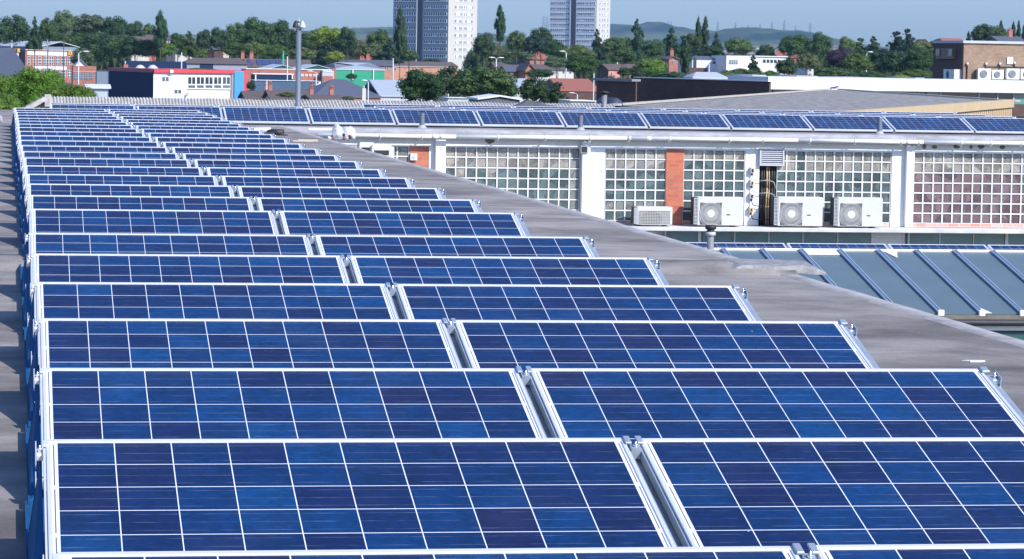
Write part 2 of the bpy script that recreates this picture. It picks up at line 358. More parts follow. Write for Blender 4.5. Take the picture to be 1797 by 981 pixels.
def hill(name, prof, Y, depth, town, seed):
    """prof: skyline as (pixel x, pixel y) at depth Y; the hill falls toward the viewer over 'depth' metres and beyond the same"""
    xs = []; m = MB(); NX, NY = 220, 14
    P = [at(x, y, Y) for x, y in prof]
    x0, x1 = P[0].x, P[-1].x
    def top(X):
        for a, b in zip(P, P[1:]):
            if a.x <= X <= b.x: t = (X-a.x)/(b.x-a.x); t = t*t*(3-2*t); return a.z+(b.z-a.z)*t
        return GZ
    vs_ = []
    for j in range(NY+1):
        t = -1+2*j/NY
        for i in range(NX+1):
            X = x0+(x1-x0)*i/NX; h = top(X)-GZ
            k = (1-t*t)**1.1 if abs(t) < 1 else 0
            z = GZ-1+(h+1)*k*(1 if abs(t) < .01 else 1)
            z += (noise.noise(Vector((X*.011, t*3, seed)))*7+noise.noise(Vector((X*.05, t*9, seed+5)))*4)*k*min(1, h/60)
            vs_.append((X+t*40, Y+t*depth, z))
    m.add(vs_, [(j*(NX+1)+i, j*(NX+1)+i+1, (j+1)*(NX+1)+i+1, (j+1)*(NX+1)+i) for j in range(NY) for i in range(NX)], smooth=True)
    struct(m.build(name, hill_mat(name+'_cover', town), loc=(0, Y, GZ)))
hill('hill', [(900, 100), (960, 62), (1020, 52), (1075, 43), (1110, 46), (1140, 38), (1165, 45), (1200, 50), (1250, 54), (1300, 62), (1370, 70), (1450, 88), (1520, 106)], 7600, 900, 0, 1)
hill('hill', [(1180, 104), (1230, 72), (1262, 56), (1290, 50), (1345, 49), (1390, 54), (1430, 64), (1500, 78), (1560, 84), (1640, 88), (1730, 84), (1900, 90), (2000, 112)], 6300, 700, 42, 2)
hill('hill', [(380, 92), (460, 66), (520, 55), (560, 52), (620, 50), (690, 47), (750, 60), (850, 58), (900, 66), (1000, 96)], 7000, 800, 30, 3)
hill('hill', [(-250, 84), (-100, 56), (40, 52), (180, 58), (300, 60), (380, 64), (480, 90)], 7000, 800, 30, 4)

# ------------------------------------------------------------------ the solar panels
T = R(15); PW, PD, GAP = 1.65, .99, .045
def make_panel():
    root = thing('solar_panel', 'panel', 'solar panel', (0, 0, 0))
    fr = MB(); b = .0015; fw = .0125
    fr.box(0, PW, 0, fw, -.038, .002, b=b); fr.box(0, PW, PD-fw-.006, PD, -.038, .002, b=b)
    fr.box(0, fw, fw, PD-fw-.006, -.038, .0018, b=b); fr.box(PW-fw, PW, fw, PD-fw-.006, -.038, .0018, b=b)
    fr.build('frame', M_ALU, root)
    gl = MB(); gl.box(fw, PW-fw, fw, PD-fw-.006, -.030, -.002)
    gl.build('cell_glass', M_CELL, root)
    jb = MB(); jb.box(.76, .89, .80, .92, -.055, -.0302, b=.004); jb.build('junction_box', M_DARK, root)
    return root
panel0 = make_panel(); used = [False]
def panel(x, ytop, ztop, label, group):
    p = panel0 if not used[0] else copy_tree(panel0)
    used[0] = True
    p.rotation_euler = (T+R(rnd.uniform(-.12, .12)), 0, R(rnd.uniform(-.10, .10)))
    p.location = (x, ytop-PD*math.cos(T), ztop-PD*math.sin(T))
    tag(p, label, 'solar panel', group)
    return p
ROWS = [(6.74, .002), (8.70, .001), (10.68, .011), (12.64, .023), (14.60, .023), (16.61, .018), (18.53, .017), (21.30, .039), (23.26, .035), (25.20, .032), (27.17, .034), (29.15, .026), (31.18, .026), (33.08, .015), (35.13, .008), (37.0, -.004), (39.06, -.001), (41.09, -.002), (43.04, -.006), (45.01, -.003), (46.94, -.005), (48.79, -.007), (50.91, -.009), (52.92, -.01), (54.71, -.022), (56.91, -.03)]
X0, ZT, ZR = .102, -1.096, -1.435

# rail and clamps that hold the panels: three kinds, local frame as a panel's (x across, y up the slope)
def make_rail(kind):
    root = thing('mounting_rail', 'rail', 'mounting rail', (0, 0, 0))
    if kind == 'middle':
        for q in (.0012, .0378): m = MB(); m.box(q, q+.006, .03, .93, -.036, -.006); m.build('flange', M_GALV, root)
        m = MB(); m.box(-.006, .051, .0, .975, -.054, -.041); m.build('tray', M_TRAY, root)
        for y in (.94,):
            c = MB(); c.box(-.004, .014, y-.005, y+.045, .0025, .010, b=.0015); c.box(.031, .049, y-.005, y+.045, .0025, .010, b=.0015); c.box(.0085, .0365, y-.035, y-.005, -.03, .003); cl = c.build('clamp', M_GALV, root)
            bt = MB(); bt.tube((.0225, y-.02, .003), (.0225, y-.02, .012), .008, .0065, 8); bt.tube((.0225, y-.02, -.03), (.0225, y-.02, .018), .003, n=6); bt.build('bolt', M_BOLT, cl)
    elif kind == 'end':
        m = MB(); m.box(.003, .020, .02, .94, -.035, -.006); m.box(.0215, .050, .0, .95, -.060, -.030); m.build('flange', M_GALV, root)
        for y in (.93, .10):
            c = MB(); c.box(-.006, .022, y+.01, y+.055, .0025, .010, b=.0015); c.box(.023, .048, y-.03, y+.025, -.029, -.010, b=.002); c.box(.047, .050, y-.045, y+.035, -.05, .004); cl = c.build('clamp', M_GALV, root)
            bt = MB(); bt.tube((.036, y-.005, -.010), (.036, y-.005, .002), .008, .0065, 8); bt.tube((.036, y-.005, -.02), (.036, y-.005, .010), .003, n=6); bt.build('bolt', M_BOLT, cl)
        # leg under the high end
        m = MB(); m.box(.006, .046, .90, .94, -.30, -.061); m.build('leg', M_GALV, root)
    else:
        m = MB(); m.box(-.0075, -.0015, .01, .96, -.036, -.003); m.build('flange', M_ALU, root)
        for y in (.93, .02):
            c = MB(); c.box(-.026, -.0085, y-.025, y+.025, -.030, -.012, b=.002); c.box(-.0295, -.0265, y-.045, y+.04, -.045, .004); c.box(-.009, .006, y-.0, y+.035, .0025, .009, b=.001); cl = c.build('clamp', M_ALU, root)
            bt = MB(); bt.tube((-.017, y, -.012), (-.017, y, .001), .007, .006, 8); bt.tube((-.017, y, -.02), (-.017, y, .008), .003, n=6); bt.build('bolt', M_BOLT, cl)
    return root
rails = {k: make_rail(k) for k in ('left', 'middle', 'end')}; rused = set()
def rail(kind, x, ytop, ztop, label, group):
    r_ = rails[kind] if kind not in rused else copy_tree(rails[kind]); rused.add(kind)
    r_.rotation_euler = (T, 0, 0); r_.location = (x, ytop-PD*math.cos(T), ztop-PD*math.sin(T))
    tag(r_, label, 'mounting rail', group); return r_
for k, (Y, dx) in enumerate(ROWS):
    row = ORD[k]+' row from the camera'; x = X0+dx
    panel(x, Y, ZT, 'blue solar panel on the left side of the '+row, 'solar panels in the long array')
    panel(x+PW+GAP, Y, ZT, 'blue solar panel on the right side of the '+row, 'solar panels in the long array')
    rail('left', x, Y, ZT, 'bright metal edge rail left of the '+row, 'left edge rails')
    rail('middle', x+PW, Y, ZT, 'bright metal rail between the two panels of the '+row, 'rails between panels')
    rail('end', x+2*PW+GAP, Y, ZT, 'pale blue metal edge rail right of the '+row, 'right edge rails')

# blue wind deflector sheets closing the left side of every row
def make_deflector(L):
    root = thing('wind_deflector', 'sheet', 'metal sheet', (0, 0, 0))
    zt = lambda yy: -.02+yy*math.tan(T)            # height of the panel underside above its low edge
    m = MB()
    out = [(-.03, .02), (0, .048), (.45, .165), (.955, .302), (.985, .295), (1.01, .05), (1.01, .0), (-.03, 0)]
    # sheet leaning outward toward its foot, 2 mm thick with a folded foot flange
    n = len(out); V = []
    for th in (0, .002):
        for qi, (yy, zz) in enumerate(out): V.append(((-.005 if 0 < qi < 6 and qi != 5 else -.041)-th, yy, zz+.002))
    m.add(V, [tuple(range(n)), tuple(range(n, 2*n))[::-1]]+[(i, n+i, n+(i+1) % n, (i+1) % n) for i in range(n)])
    m.build('side_sheet', M_BLUESHEET, root)
    f = MB(); f.box(-.046, .16, -.10, L-.104, .002, .022, b=.003); f.box(-.046, -.040, -.10, L-.104, .0225, .034); f.build('base_tray', M_BLUESHEET, root)
    return root
for k, (Y, dx) in enumerate(ROWS):
    L = (ROWS[k+1][0]-Y) if k+1 < len(ROWS) else 1.9
    d = make_deflector(L); d.location = (X0+dx-.006, Y-PD*math.cos(T), ZR); tag(d, 'blue metal side sheet below the left edge of the '+ORD[k]+' row from the camera', 'metal sheet', 'blue side sheets')

# rear arrays: grid of panels behind the glass-block wall
XR = .78
REAR = [(61.65, 0, 12, 'front row of the rear roof array'), (63.28, 0, 12, 'second row of the rear roof array'), (65.35, 4, 12, 'third row of the rear roof array'), (67.65, 4, 12, 'rearmost row of the rear roof array')]
for (Y, a, b_, nm) in REAR:
    xo = XR+(0 if Y < 64 else .0)
    for i in range(a, b_):
        x = xo+i*1.695+(.06 if (Y > 64) else 0)
        panel(x, Y, -1.112, ORD[i-a]+' solar panel from the left in the '+nm, 'solar panels in the rear array')
        rail('middle', x+PW, Y, -1.112, 'metal rail right of the '+ORD[i-a]+' panel in the '+nm, 'rear array rails')
for i, x in enumerate([9.075, 10.77, 12.465, 14.16, 15.855]):
    panel(x, 48.75, -2.96, ORD[i]+' solar panel from the left at the ridge of the glazed roof', 'solar panels above the glazed roof')

# ------------------------------------------------------------------ our roof
XE = 5.21
bl = thing('flat_roof_building', 'long building with the grey felt flat roof that carries the two-wide array of solar panels', 'building', (0, 28, GZ))
m = MB(); m.box(-9, XE, -4, 60.1, ZR-.30, ZR, b=.03); m.build('roof', M_ROOF, bl)
m = MB(); m.box(-9.0, XE-.14, -3.9, 59.29, GZ, ZR-.302); m.build('wall', mat('grey_render', (.32, .32, .33), .9), bl)
m = MB(); nn = 150; vv = []
for i in range(nn+1):
    Y_ = -4+64.0*i/nn; q = .018*noise.noise(Vector((Y_*1.7, 1, 1)))+.01*noise.noise(Vector((Y_*6, 5, 1)))
    vv += [(XE-.13+q, Y_, ZR-.002), (XE-.10+q, Y_, ZR+.007+q*.3), (XE+.004+q*.5, Y_, ZR+.004+q*.3), (XE+.012+q*.5, Y_, ZR-.09)]
m.add(vv, [(4*i+j, 4*i+j+1, 4*i+5+j, 4*i+4+j) for i in range(nn) for j in range(3)], smooth=True)
m.build('edge_roll', mat('weathered_edge', (.33, .315, .31), .9, 0, .3, 6), bl)
m = MB()   # low rounded party-wall upstand dressed with felt, crossing the roof
prof = [(-.5, -.01), (-.36, .03), (-.16, .058), (.12, .06), (.36, .03), (.5, -.01)]
nx = 90
vv = []
for i in range(nx+1):
    X = -9+(XE+.02+9)*i/nx
    for (dy, dz) in prof:
        q = noise.noise(Vector((X*1.4, dy*2, 3.1)))*.045; q2 = noise.noise(Vector((X*5, dy*5, 9)))*.012
        vv.append((X, 20.55+dy*(1+.25*noise.noise(Vector((X*.9, 0, 1))))+q, ZR+dz*(1+1.2*q*4)+q2*(dz > 0)))
k = len(prof)
m.add(vv, [(i*k+j, (i+1)*k+j, (i+1)*k+j+1, i*k+j+1) for i in range(nx) for j in range(k-1)]+[tuple(range(k))[::-1], tuple(nx*k+j for j in range(k))], smooth=True)
m.build('party_wall_upstand', M_ROOF, bl)
m = MB()   # thick mortar-like lump of coping at the outer end of the upstand
nn = 26; vv = []
for i in range(nn+1):
    X = 4.72+.72*i/nn
    for (dy, dz) in [(-.30, .0), (-.285, .055), (-.05, .068), (.2, .066), (.3, .0)]:
        q = noise.noise(Vector((X*6, dy*7, 2)))*.02
        vv.append((X+q, 20.48+dy+q, ZR+dz*(1 if i < nn-3 else .3+.23*(nn-i))*min(1, .35+i*.13)+q*.5))
m.add(vv, [(i*5+j, (i+1)*5+j, (i+1)*5+j+1, i*5+j+1) for i in range(nn) for j in range(4)]+[(4, 3, 2, 1, 0), tuple(nn*5+j for j in range(5))], smooth=False)
m.build('coping_end', mat('pale_mortar', (.29, .28, .285), .9, 0, .35, 14, bump=.8), bl)
m = MB(); m.box(-9, -.15, 59.7, 60.09, ZR+.002, ZR+.13, b=.03); m.box(-9, -.15, 60.1, 60.4, ZR-.3, ZR+.02); m.build('kerb', M_CONC, bl)
for (x, y, s, ri) in ((4.6, 14.3, .05, .3), (3.98, 18.1, .018, .9), (4.3, 12.2, .02, 1.8)):
    m = MB(); pts = [(x+s*(1+.4*math.sin(3*a+ri))*math.cos(a), y+s*.8*(1+.3*math.cos(2*a))*math.sin(a)) for a in [2*PI*i/9 for i in range(9)]]
    m.prism(pts, ZR+.001, ZR+.006)
    tag(m.build('paper_scrap', M_WHITE), {.3: 'largest white paper scrap lying on the roof right of the third row', .9: 'small white scrap on the roof left of the pale coping end', 1.8: 'small white scrap nearest the camera on the bare felt'}[ri], 'litter', 'white scraps on the roof')

# ------------------------------------------------------------------ the glass-block building
WY = 59.30
fb = thing('glass_block_building', 'flat-roofed white building with glass-block windows behind the bare roof', 'building', (13, 66, GZ))
m = MB(); m.box(-9, 24, 60.4, 72, ZR-.3, ZR-.004); m.box(XE+.01, 24, WY-.10, 60.4, ZR-.12, ZR-.004, b=.02); m.build('roof', M_ROOF, fb)
m = MB(); nn = 120; vv = []
for i in range(nn+1):
    X = 4.6+19.4*i/nn
    for (dy, dz) in [(-.02, -.155), (-.045, -.07), (.0, -.01), (.1, .012), (.16, .0)]:
        vv.append((X, WY-.14+dy+noise.noise(Vector((X*2, dy*9, 1)))*.012, ZR+dz+noise.noise(Vector((X*1.1, dy*3, 7)))*.008))
m.add(vv, [(i*5+j, (i+1)*5+j, (i+1)*5+j+1, i*5+j+1) for i in range(nn) for j in range(4)], smooth=True)
m.build('concrete_kerb', M_CONC, fb)
# wall with openings: header band, pilasters, brick piers, sill band
ZH0, ZB0 = -1.775, -3.185
X = lambda px, y=330: at(px, y, WY).x
bays = [(X(655), X(717)), (X(781), X(1017)), (X(1062), X(1168)), (X(1199), X(1306)), (X(1363), X(1563)), (X(1603), 22.6)]
m = MB(); m.box(XE-.1, 24, WY, WY+.25, ZH0, ZR-.125); m.build('header_wall', M_WHITE, fb)
solid = [(X(752), X(780)), (X(1018), X(1061)), (X(1307), X(1332)), (X(1564), X(1602))]
for a, b_ in solid:
    m = MB(); m.box(a, b_, WY, WY+.25, ZB0-.07, ZH0-.001); m.build('white_wall', M_WHITE, fb)
m = MB(); m.box(X(717)+.002, X(752)-.002, WY+.01, WY+.25, ZB0, ZH0-.001); m.build('brick_patch', M_BRICK_O, fb); m = MB(); m.box(X(1168)+.002, X(1199)-.002, WY-.012, WY+.2, ZB0-.07, ZH0+.006); m.build('brick_pier', M_BRICK_O, fb)
m = MB()
M_SILL = brick_mat('painted_flaking_brick', (.60, .40, .34), (.50, .22, .16), (.6, .55, .5))
for a, b_ in bays[1:]: m = MB(); m.box(a+.003, b_-.003, WY+.004, WY+.24, ZB0-.07, ZB0-.002); m.build('brick_sill', M_SILL, fb)
for (a, b_) in ((X(762), X(780)), (X(1019), X(1033)), (X(1587), X(1601))):
    m = MB(); m.box(a, b_, WY-.115, WY-.001, ZB0-.072, -1.64, b=.008); m.build('pilaster', M_WHITE, fb)
# ledge
m = MB(); m.box(XE+.3, 24, WY-.62, WY+.2, -3.345, -3.262, b=.01); m.build('ledge', mat('painted_ledge', (.60, .59, .60), .8, 0, .2, 2), fb)
m = MB(); m.box(XE+.3, 24, WY+.02, WY+.3, GZ, -3.70); m.box(XE+.3, 24, WY+.15, WY+.3, -3.70, -3.346); m.build('lower_wall', M_WHITE, fb)
# clerestory strip below the ledge
xx = X(1170, 415)
segs = [(1170, 1226, 't'), (1233, 1288, 't'), (1291, 1348, 't'), (1351, 1408, 't'), (1411, 1469, 't'), (1472, 1529, 't'), (1531, 1585, 'w'), (1597, 1648, 't'), (1651, 1707, 't'), (1711, 1763, 't'), (1770, 1830, 't'), (1833, 1900, 't')]
for a, b_, k in segs:
    xa, xb = X(a, 415), X(b_, 415)
    m = MB(); m.box(xa, xb, WY+.02, WY+.06, -3.695, -3.36); f = m.build('clerestory_pane' if k == 't' else 'blank_panel', M_TEAL_MID if k == 't' else M_WHITE, fb)
for px, wd in ((1168, .03), (1228, .06), (1289.5, .02), (1349.5, .02), (1409.5, .02), (1470.5, .02), (1530, .02), (1586, .04), (1595, .03), (1649.5, .02), (1709, .02), (1767, .06), (1831, .02)):
    m = MB(); m.box(X(px, 415)-wd/2, X(px, 415)+wd/2, WY-.0, WY+.055, -3.69, -3.348); m.build('mullion', M_WHITE, fb)

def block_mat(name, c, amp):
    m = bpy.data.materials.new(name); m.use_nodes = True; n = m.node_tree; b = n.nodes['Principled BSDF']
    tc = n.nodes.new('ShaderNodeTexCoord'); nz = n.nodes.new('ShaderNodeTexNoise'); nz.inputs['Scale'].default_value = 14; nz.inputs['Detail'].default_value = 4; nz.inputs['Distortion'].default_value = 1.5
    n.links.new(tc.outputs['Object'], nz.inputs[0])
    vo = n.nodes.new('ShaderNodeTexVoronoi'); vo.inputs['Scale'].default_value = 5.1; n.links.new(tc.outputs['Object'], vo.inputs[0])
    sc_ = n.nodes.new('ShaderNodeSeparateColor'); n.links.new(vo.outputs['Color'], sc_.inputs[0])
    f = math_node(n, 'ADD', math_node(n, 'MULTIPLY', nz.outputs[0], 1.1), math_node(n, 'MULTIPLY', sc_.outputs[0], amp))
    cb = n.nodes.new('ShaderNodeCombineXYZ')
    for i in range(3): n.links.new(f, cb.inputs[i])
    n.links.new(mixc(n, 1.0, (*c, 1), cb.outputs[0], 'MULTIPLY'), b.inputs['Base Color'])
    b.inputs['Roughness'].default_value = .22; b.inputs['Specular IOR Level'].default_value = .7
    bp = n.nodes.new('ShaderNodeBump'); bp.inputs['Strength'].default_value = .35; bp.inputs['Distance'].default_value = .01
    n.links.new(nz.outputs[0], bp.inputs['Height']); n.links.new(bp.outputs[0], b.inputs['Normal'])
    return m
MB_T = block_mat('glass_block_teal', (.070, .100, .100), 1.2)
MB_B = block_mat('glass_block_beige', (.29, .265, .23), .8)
MB_P = block_mat('glass_block_plum', (.15, .10, .105), .9)
MB_G = block_mat('glass_block_grey', (.24, .25, .23), .5)
M_MORTAR = mat('white_mortar', (.66, .67, .66), .6, 0, .08, 6)
PIT = .2015
for bi, (a, b_) in enumerate(bays):
    nc = max(1, round((b_-a)/PIT)); pit = (b_-a)/nc; nr = 7 if bi else 2; prow = (ZH0-ZB0)/7
    z0 = ZH0-prow*nr
    wn = MB()                                     # the mortar lattice
    for i in range(nc+1):
        x = a+i*pit; e = .0145 if 0 < i < nc else .011
        wn.box(max(a, x-e), min(b_, x+e), WY+.012, WY+.10, z0, ZH0)
    for j in range(nr+1):
        z = ZH0-j*prow
        wn.box(a, b_, WY+.0145, WY+.10, max(z0, z-.0135), min(ZH0, z+.0135))
    win = wn.build('glass_block_window', M_MORTAR, fb)
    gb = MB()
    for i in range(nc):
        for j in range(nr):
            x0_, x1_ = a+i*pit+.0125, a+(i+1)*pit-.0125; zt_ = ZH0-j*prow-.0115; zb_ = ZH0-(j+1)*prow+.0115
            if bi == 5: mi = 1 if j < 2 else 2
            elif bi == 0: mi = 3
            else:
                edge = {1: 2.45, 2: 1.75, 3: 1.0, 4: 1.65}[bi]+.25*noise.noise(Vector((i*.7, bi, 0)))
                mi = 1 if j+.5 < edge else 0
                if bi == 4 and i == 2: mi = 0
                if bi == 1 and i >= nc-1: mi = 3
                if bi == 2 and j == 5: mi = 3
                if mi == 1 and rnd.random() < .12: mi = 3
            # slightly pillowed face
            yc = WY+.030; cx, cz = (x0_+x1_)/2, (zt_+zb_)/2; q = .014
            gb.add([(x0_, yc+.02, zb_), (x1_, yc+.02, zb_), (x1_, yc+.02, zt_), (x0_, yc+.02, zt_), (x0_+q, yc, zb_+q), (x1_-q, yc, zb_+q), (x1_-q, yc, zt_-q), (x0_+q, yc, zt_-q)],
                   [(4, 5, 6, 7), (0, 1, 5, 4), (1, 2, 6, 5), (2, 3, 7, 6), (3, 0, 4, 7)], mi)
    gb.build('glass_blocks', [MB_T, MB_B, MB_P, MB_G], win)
# broken plaster patches on the header
M_PATCH = mat('exposed_render', (.20, .17, .15), .9, 0, .3, 10)
for px, py, wd, ht in ((771, 248, .08, .07), (860, 247, .18, .12), (1622, 257, .09, .10), (1640, 258, .12, .07), (1679, 257, .14, .09), (1704, 258, .07, .08), (1722, 257, .14, .10), (1759, 258, .12, .09)):
    c = at(px, py, WY); m = MB(); pts = []
    for i in range(11):
        a = 2*PI*i/11; r_ = 1+.3*noise.noise(Vector((px, i*1.3, 0)))
        pts.append((c.x+wd/2*r_*math.cos(a), c.z+ht/2*r_*math.sin(a)))
    m.add([(p[0], WY-.003, p[1]) for p in pts]+[(p[0], WY+.02, p[1]) for p in pts], [tuple(range(11))]+[(i, 11+i, 11+(i+1) % 11, (i+1) % 11) for i in range(11)])
    m.build('bare_plaster_patch', M_PATCH, fb)
# pipe along the eaves with its brackets
pp = thing('eaves_pipe', 'long white pipe fixed along the wall top above the glass-block windows', 'pipe', (14, WY-.2, -1.62), group=None)
m = MB(); pts = [(X(555, 236), WY-.27, at(555, 236.5, WY-.27).z)]+[(at(px, py, WY-.27).x, WY-.27, at(px, py, WY-.27).z) for px, py in ((800, 240), (1100, 242.5), (1400, 246), (1620, 249.5), (1900, 253))]
m.path(pts, .040, 14); m.build('pipe', M_PLASTIC, pp)
def pipez(x):
    for a, b_ in zip(pts, pts[1:]):
        if a[0] <= x <= b_[0]: return a[2]+(b_[2]-a[2])*(x-a[0])/(b_[0]-a[0])
    return pts[-1][2]
for px in (664, 737, 870, 953, 1031, 1100, 1170, 1275, 1334, 1415, 1494, 1575, 1606, 1680, 1732, 1785):
    x = X(px, 245); z = pipez(x); m = MB(); m.tube((x-.018, WY-.27, z), (x+.018, WY-.27, z), .047, n=14); m.box(x-.012, x+.012, WY-.26, WY-.0, z-.070, z-.050); m.build('pipe_bracket', M_PLASTIC, pp)
for px in (759, 772, 1133, 1587):
    x = X(px, 245); z = pipez(x); m = MB(); m.tube((x-.05, WY-.27, z), (x+.05, WY-.27, z), .044, n=14); m.build('coupling', M_PLASTIC, pp)

# condensers standing on the ledge
def condenser(x0, x1, z1, label, style, gy=WY-.56, dp=.33, z0=-3.262, depth_mat=None):
    """x0..x1 width, front face at gy"""
    root = thing('air_conditioner', label, 'air conditioner', ((x0+x1)/2, gy+dp/2, z0), group='outdoor air conditioning units')
    w_ = x1-x0; zb = z0+.03
    c = MB(); c.box(x0+.07*w_, x1, gy, gy+dp, zb, z1, b=.012); c.build('casing', M_CREAM, root)
    for f in (.15, .8): c = MB(); c.box(x0+f*w_, x0+f*w_+.05, gy+.02, gy+dp-.02, z0, zb); c.build('foot', M_DARK, root)
    # coil fins on the left end
    c = MB(); c.box(x0, x0+.07*w_-.002, gy+.015, gy+dp-.015, zb+.02, z1-.012)
    cf = c.build('coil_side', M_DARK, root)
    c = MB()
    nf = 7
    for i in range(nf+1):
        z = zb+.03+(z1-zb-.06)*i/nf; c.box(x0-.004, x0+.07*w_-.001, gy-.002, gy+.012, z-.006, z+.006)
    for i in range(3): c.box(x0-.004+i*.028*w_, x0+.008+i*.028*w_, gy-.004, gy+.010, zb+.02, z1-.015)
    c.build('side_grille', M_GREYPAINT, cf)
    if style == 'round':
        s = (z1-zb)*.77; cx = x0+.13*w_+s/2*.98; cz = zb+.02+s/2
        c = MB(); c.box(cx-s*.5, cx+s*.5, gy-.006, gy-.0005, cz-s/2, cz+s/2); gr = c.build('fan_recess', mat('fan_shadow_grey', (.075, .08, .09), .7), root)
        c = MB()
        for i in range(44):   # curved vanes
            prev = None
            for t in range(6):
                r_ = s*(.12+.40*t/5); a = 2*PI*i/44+.9*(t/5)
                p = (cx+max(-s/2, min(s/2, r_*math.cos(a)*1.18)), gy-.014, cz+max(-s/2, min(s/2, r_*math.sin(a)*1.18)))
                if prev: c.tube(prev, p, .0042, n=4, cap=False)
                prev = p
        for r_ in (.3, .48):
            ring = [(cx+s*r_*math.cos(2*PI*i/28), gy-.017, cz+s*r_*math.sin(2*PI*i/28)) for i in range(29)]; c.path(ring, .003, 4)
        c.build('fan_grille', M_PLASTIC, gr)
        c = MB(); c.tube((cx, gy-.006, cz), (cx, gy-.022, cz), s*.165, s*.15, 24); c.build('fan_hub', M_WHITE, gr)
        c = MB(); c.box(cx+s*.5+.10, cx+s*.5+.17, gy-.004, gy+.002, cz-.03, cz-.010); c.build('badge', M_DARK, root)
        c = MB(); c.box(cx+s*.5+.004, cx+s*.5+.008, gy-.0015, gy+.002, zb+.01, z1-.01); c.build('panel_joint', M_GREYPAINT, root)
        for q in ((.42, .42), (-.42, .42)):
            c = MB(); c.tube((cx+s*q[0], gy-.02, cz+s*q[1]), (cx+s*q[0], gy-.0, cz+s*q[1]), .009, n=8); c.build('screw', M_DARK, gr)
    elif style == 'wide':
        c = MB(); gx0, gx1 = x0+.13*w_, x1-.06*w_; gz0, gz1 = zb+.012, z1-.075
        c.box(gx0, gx1, gy-.004, gy+.001, gz0, gz1); rc = c.build('grille_recess', mat('worn_grille', (.34, .32, .29), .8, 0, .15, 5), root)
        c = MB(); cx, cz = gx0+.40*(gx1-gx0), (gz0+gz1)/2-.03
        pts2 = [(cx+.21*math.cos(a), cz+.155*math.sin(a)) for a in [2*PI*i/24 for i in range(24)]]
        c.add([(p[0], gy-.006, max(gz0, p[1])) for p in pts2], [tuple(range(24))]); c.build('fan_opening', mat('fan_opening_dark', (.14, .12, .11), .8, 0, .2, 9), rc)
        c = MB()
        for i in range(20):
            x = gx0+(gx1-gx0)*i/19; c.box(x-.0025, x+.0025, gy-.014, gy-.008, gz0, gz1)
        for i in range(10):
            z = gz0+(gz1-gz0)*i/9; c.box(gx0, gx1, gy-.018, gy-.013, z-.004, z+.004)
        c.build('grille', M_CREAM, rc)
    else:
        s = (z1-zb)*.62; cx = x0+.42*w_; cz = (zb+z1)/2
        c = MB(); c.tube((cx, gy-.006, cz), (cx, gy+.001, cz), s/2, n=24); c.build('fan_opening', mat('fan_shadow_grey', (.075, .08, .09), .7), root)
        c = MB()
        for k2 in range(1, 5): c.path([(cx+s*.12*k2*math.cos(2*PI*i/20), gy-.012, cz+s*.12*k2*math.sin(2*PI*i/20)) for i in range(21)], .004, 4)
        c.build('fan_grille', M_GREYPAINT, root)
    return root
AY = WY-.56
ax = lambda px, py: at(px, py, AY)
condenser(ax(1113, 380).x, ax(1180, 380).x, ax(1140, 363).z, 'small cream air conditioner with square grille, left of the orange brick pier', 'wide')
condenser(ax(1218, 370).x, ax(1304, 370).x, ax(1260, 346).z, 'cream air conditioner right of the orange brick pier, beside the cable switches', 'round')
condenser(ax(1359, 370).x, ax(1444, 370).x, ax(1400, 346).z, 'cream air conditioner on the ledge below the louvre vent', 'round')
condenser(ax(1464, 370).x, ax(1549, 370).x, ax(1500, 347).z, 'cream air conditioner on the ledge nearest the white pilaster', 'round')

# louvre vent, pipe recess, isolator switches, cables
vt = thing('louvre_vent', 'grey square louvre vent high on the wall above the black pipe recess', 'vent', (X(1352), WY-.04, at(1352, 291, WY).z))
a, b_ = at(1332, 260, WY), at(1374, 291, WY)
m = MB(); t_ = .03
m.box(a.x, b_.x, WY-.09, WY-.002, a.z-t_, a.z); m.box(a.x, b_.x, WY-.09, WY-.002, b_.z, b_.z+t_); m.box(a.x, a.x+t_, WY-.0895, WY-.002, b_.z+t_, a.z-t_); m.box(b_.x-t_, b_.x, WY-.0895, WY-.002, b_.z+t_, a.z-t_); m.build('vent_frame', M_GREYPAINT, vt)
m = MB(); m.box(a.x+t_, b_.x-t_, WY-.006, WY-.0, b_.z+t_, a.z-t_); m.build('vent_back', M_DARK, vt)
for i in range(7):
    z = b_.z+t_+.005+(a.z-b_.z-2*t_)*i/7
    m = MB(); m.hexa([(a.x+t_, WY-.085, z), (b_.x-t_, WY-.085, z), (b_.x-t_, WY-.03, z+.033), (a.x+t_, WY-.03, z+.033)], [(a.x+t_, WY-.085, z+.006), (b_.x-t_, WY-.085, z+.006), (b_.x-t_, WY-.03, z+.039), (a.x+t_, WY-.03, z+.039)]); m.build('louvre_blade', M_GREYPAINT, vt)
m = MB(); m.box(X(1332)+.001, X(1363)-.001, WY+.13, WY+.24, ZB0-.07, ZH0-.001); m.build('recess', mat('recess_black', (.03, .025, .025), .9, 0, .5, 10), fb)
pr = thing('pipe_bundle', 'bundle of black and tan refrigerant pipes in the recess under the louvre vent', 'pipes', (X(1350), WY+.06, ZB0-.05))
for px, c, r_ in ((1337, M_DARK, .022), (1341, M_DARK, .018), (1346, mat('tan_lagging', (.55, .40, .22), .8), .016), (1350, mat('tan_lagging', (.55, .40, .22), .8), .013), (1355, M_DARK, .024), (1359, M_DARK, .018)):
    m = MB(); x = X(px); m.path([(x, WY+.05, at(px, 292, WY).z), (x+.01, WY+.04, at(px, 330, WY).z), (x-.008, WY+.03, at(px, 360, WY).z), (x, WY+.02, ZB0-.05)], r_, 8); m.build('pipe', c, pr)
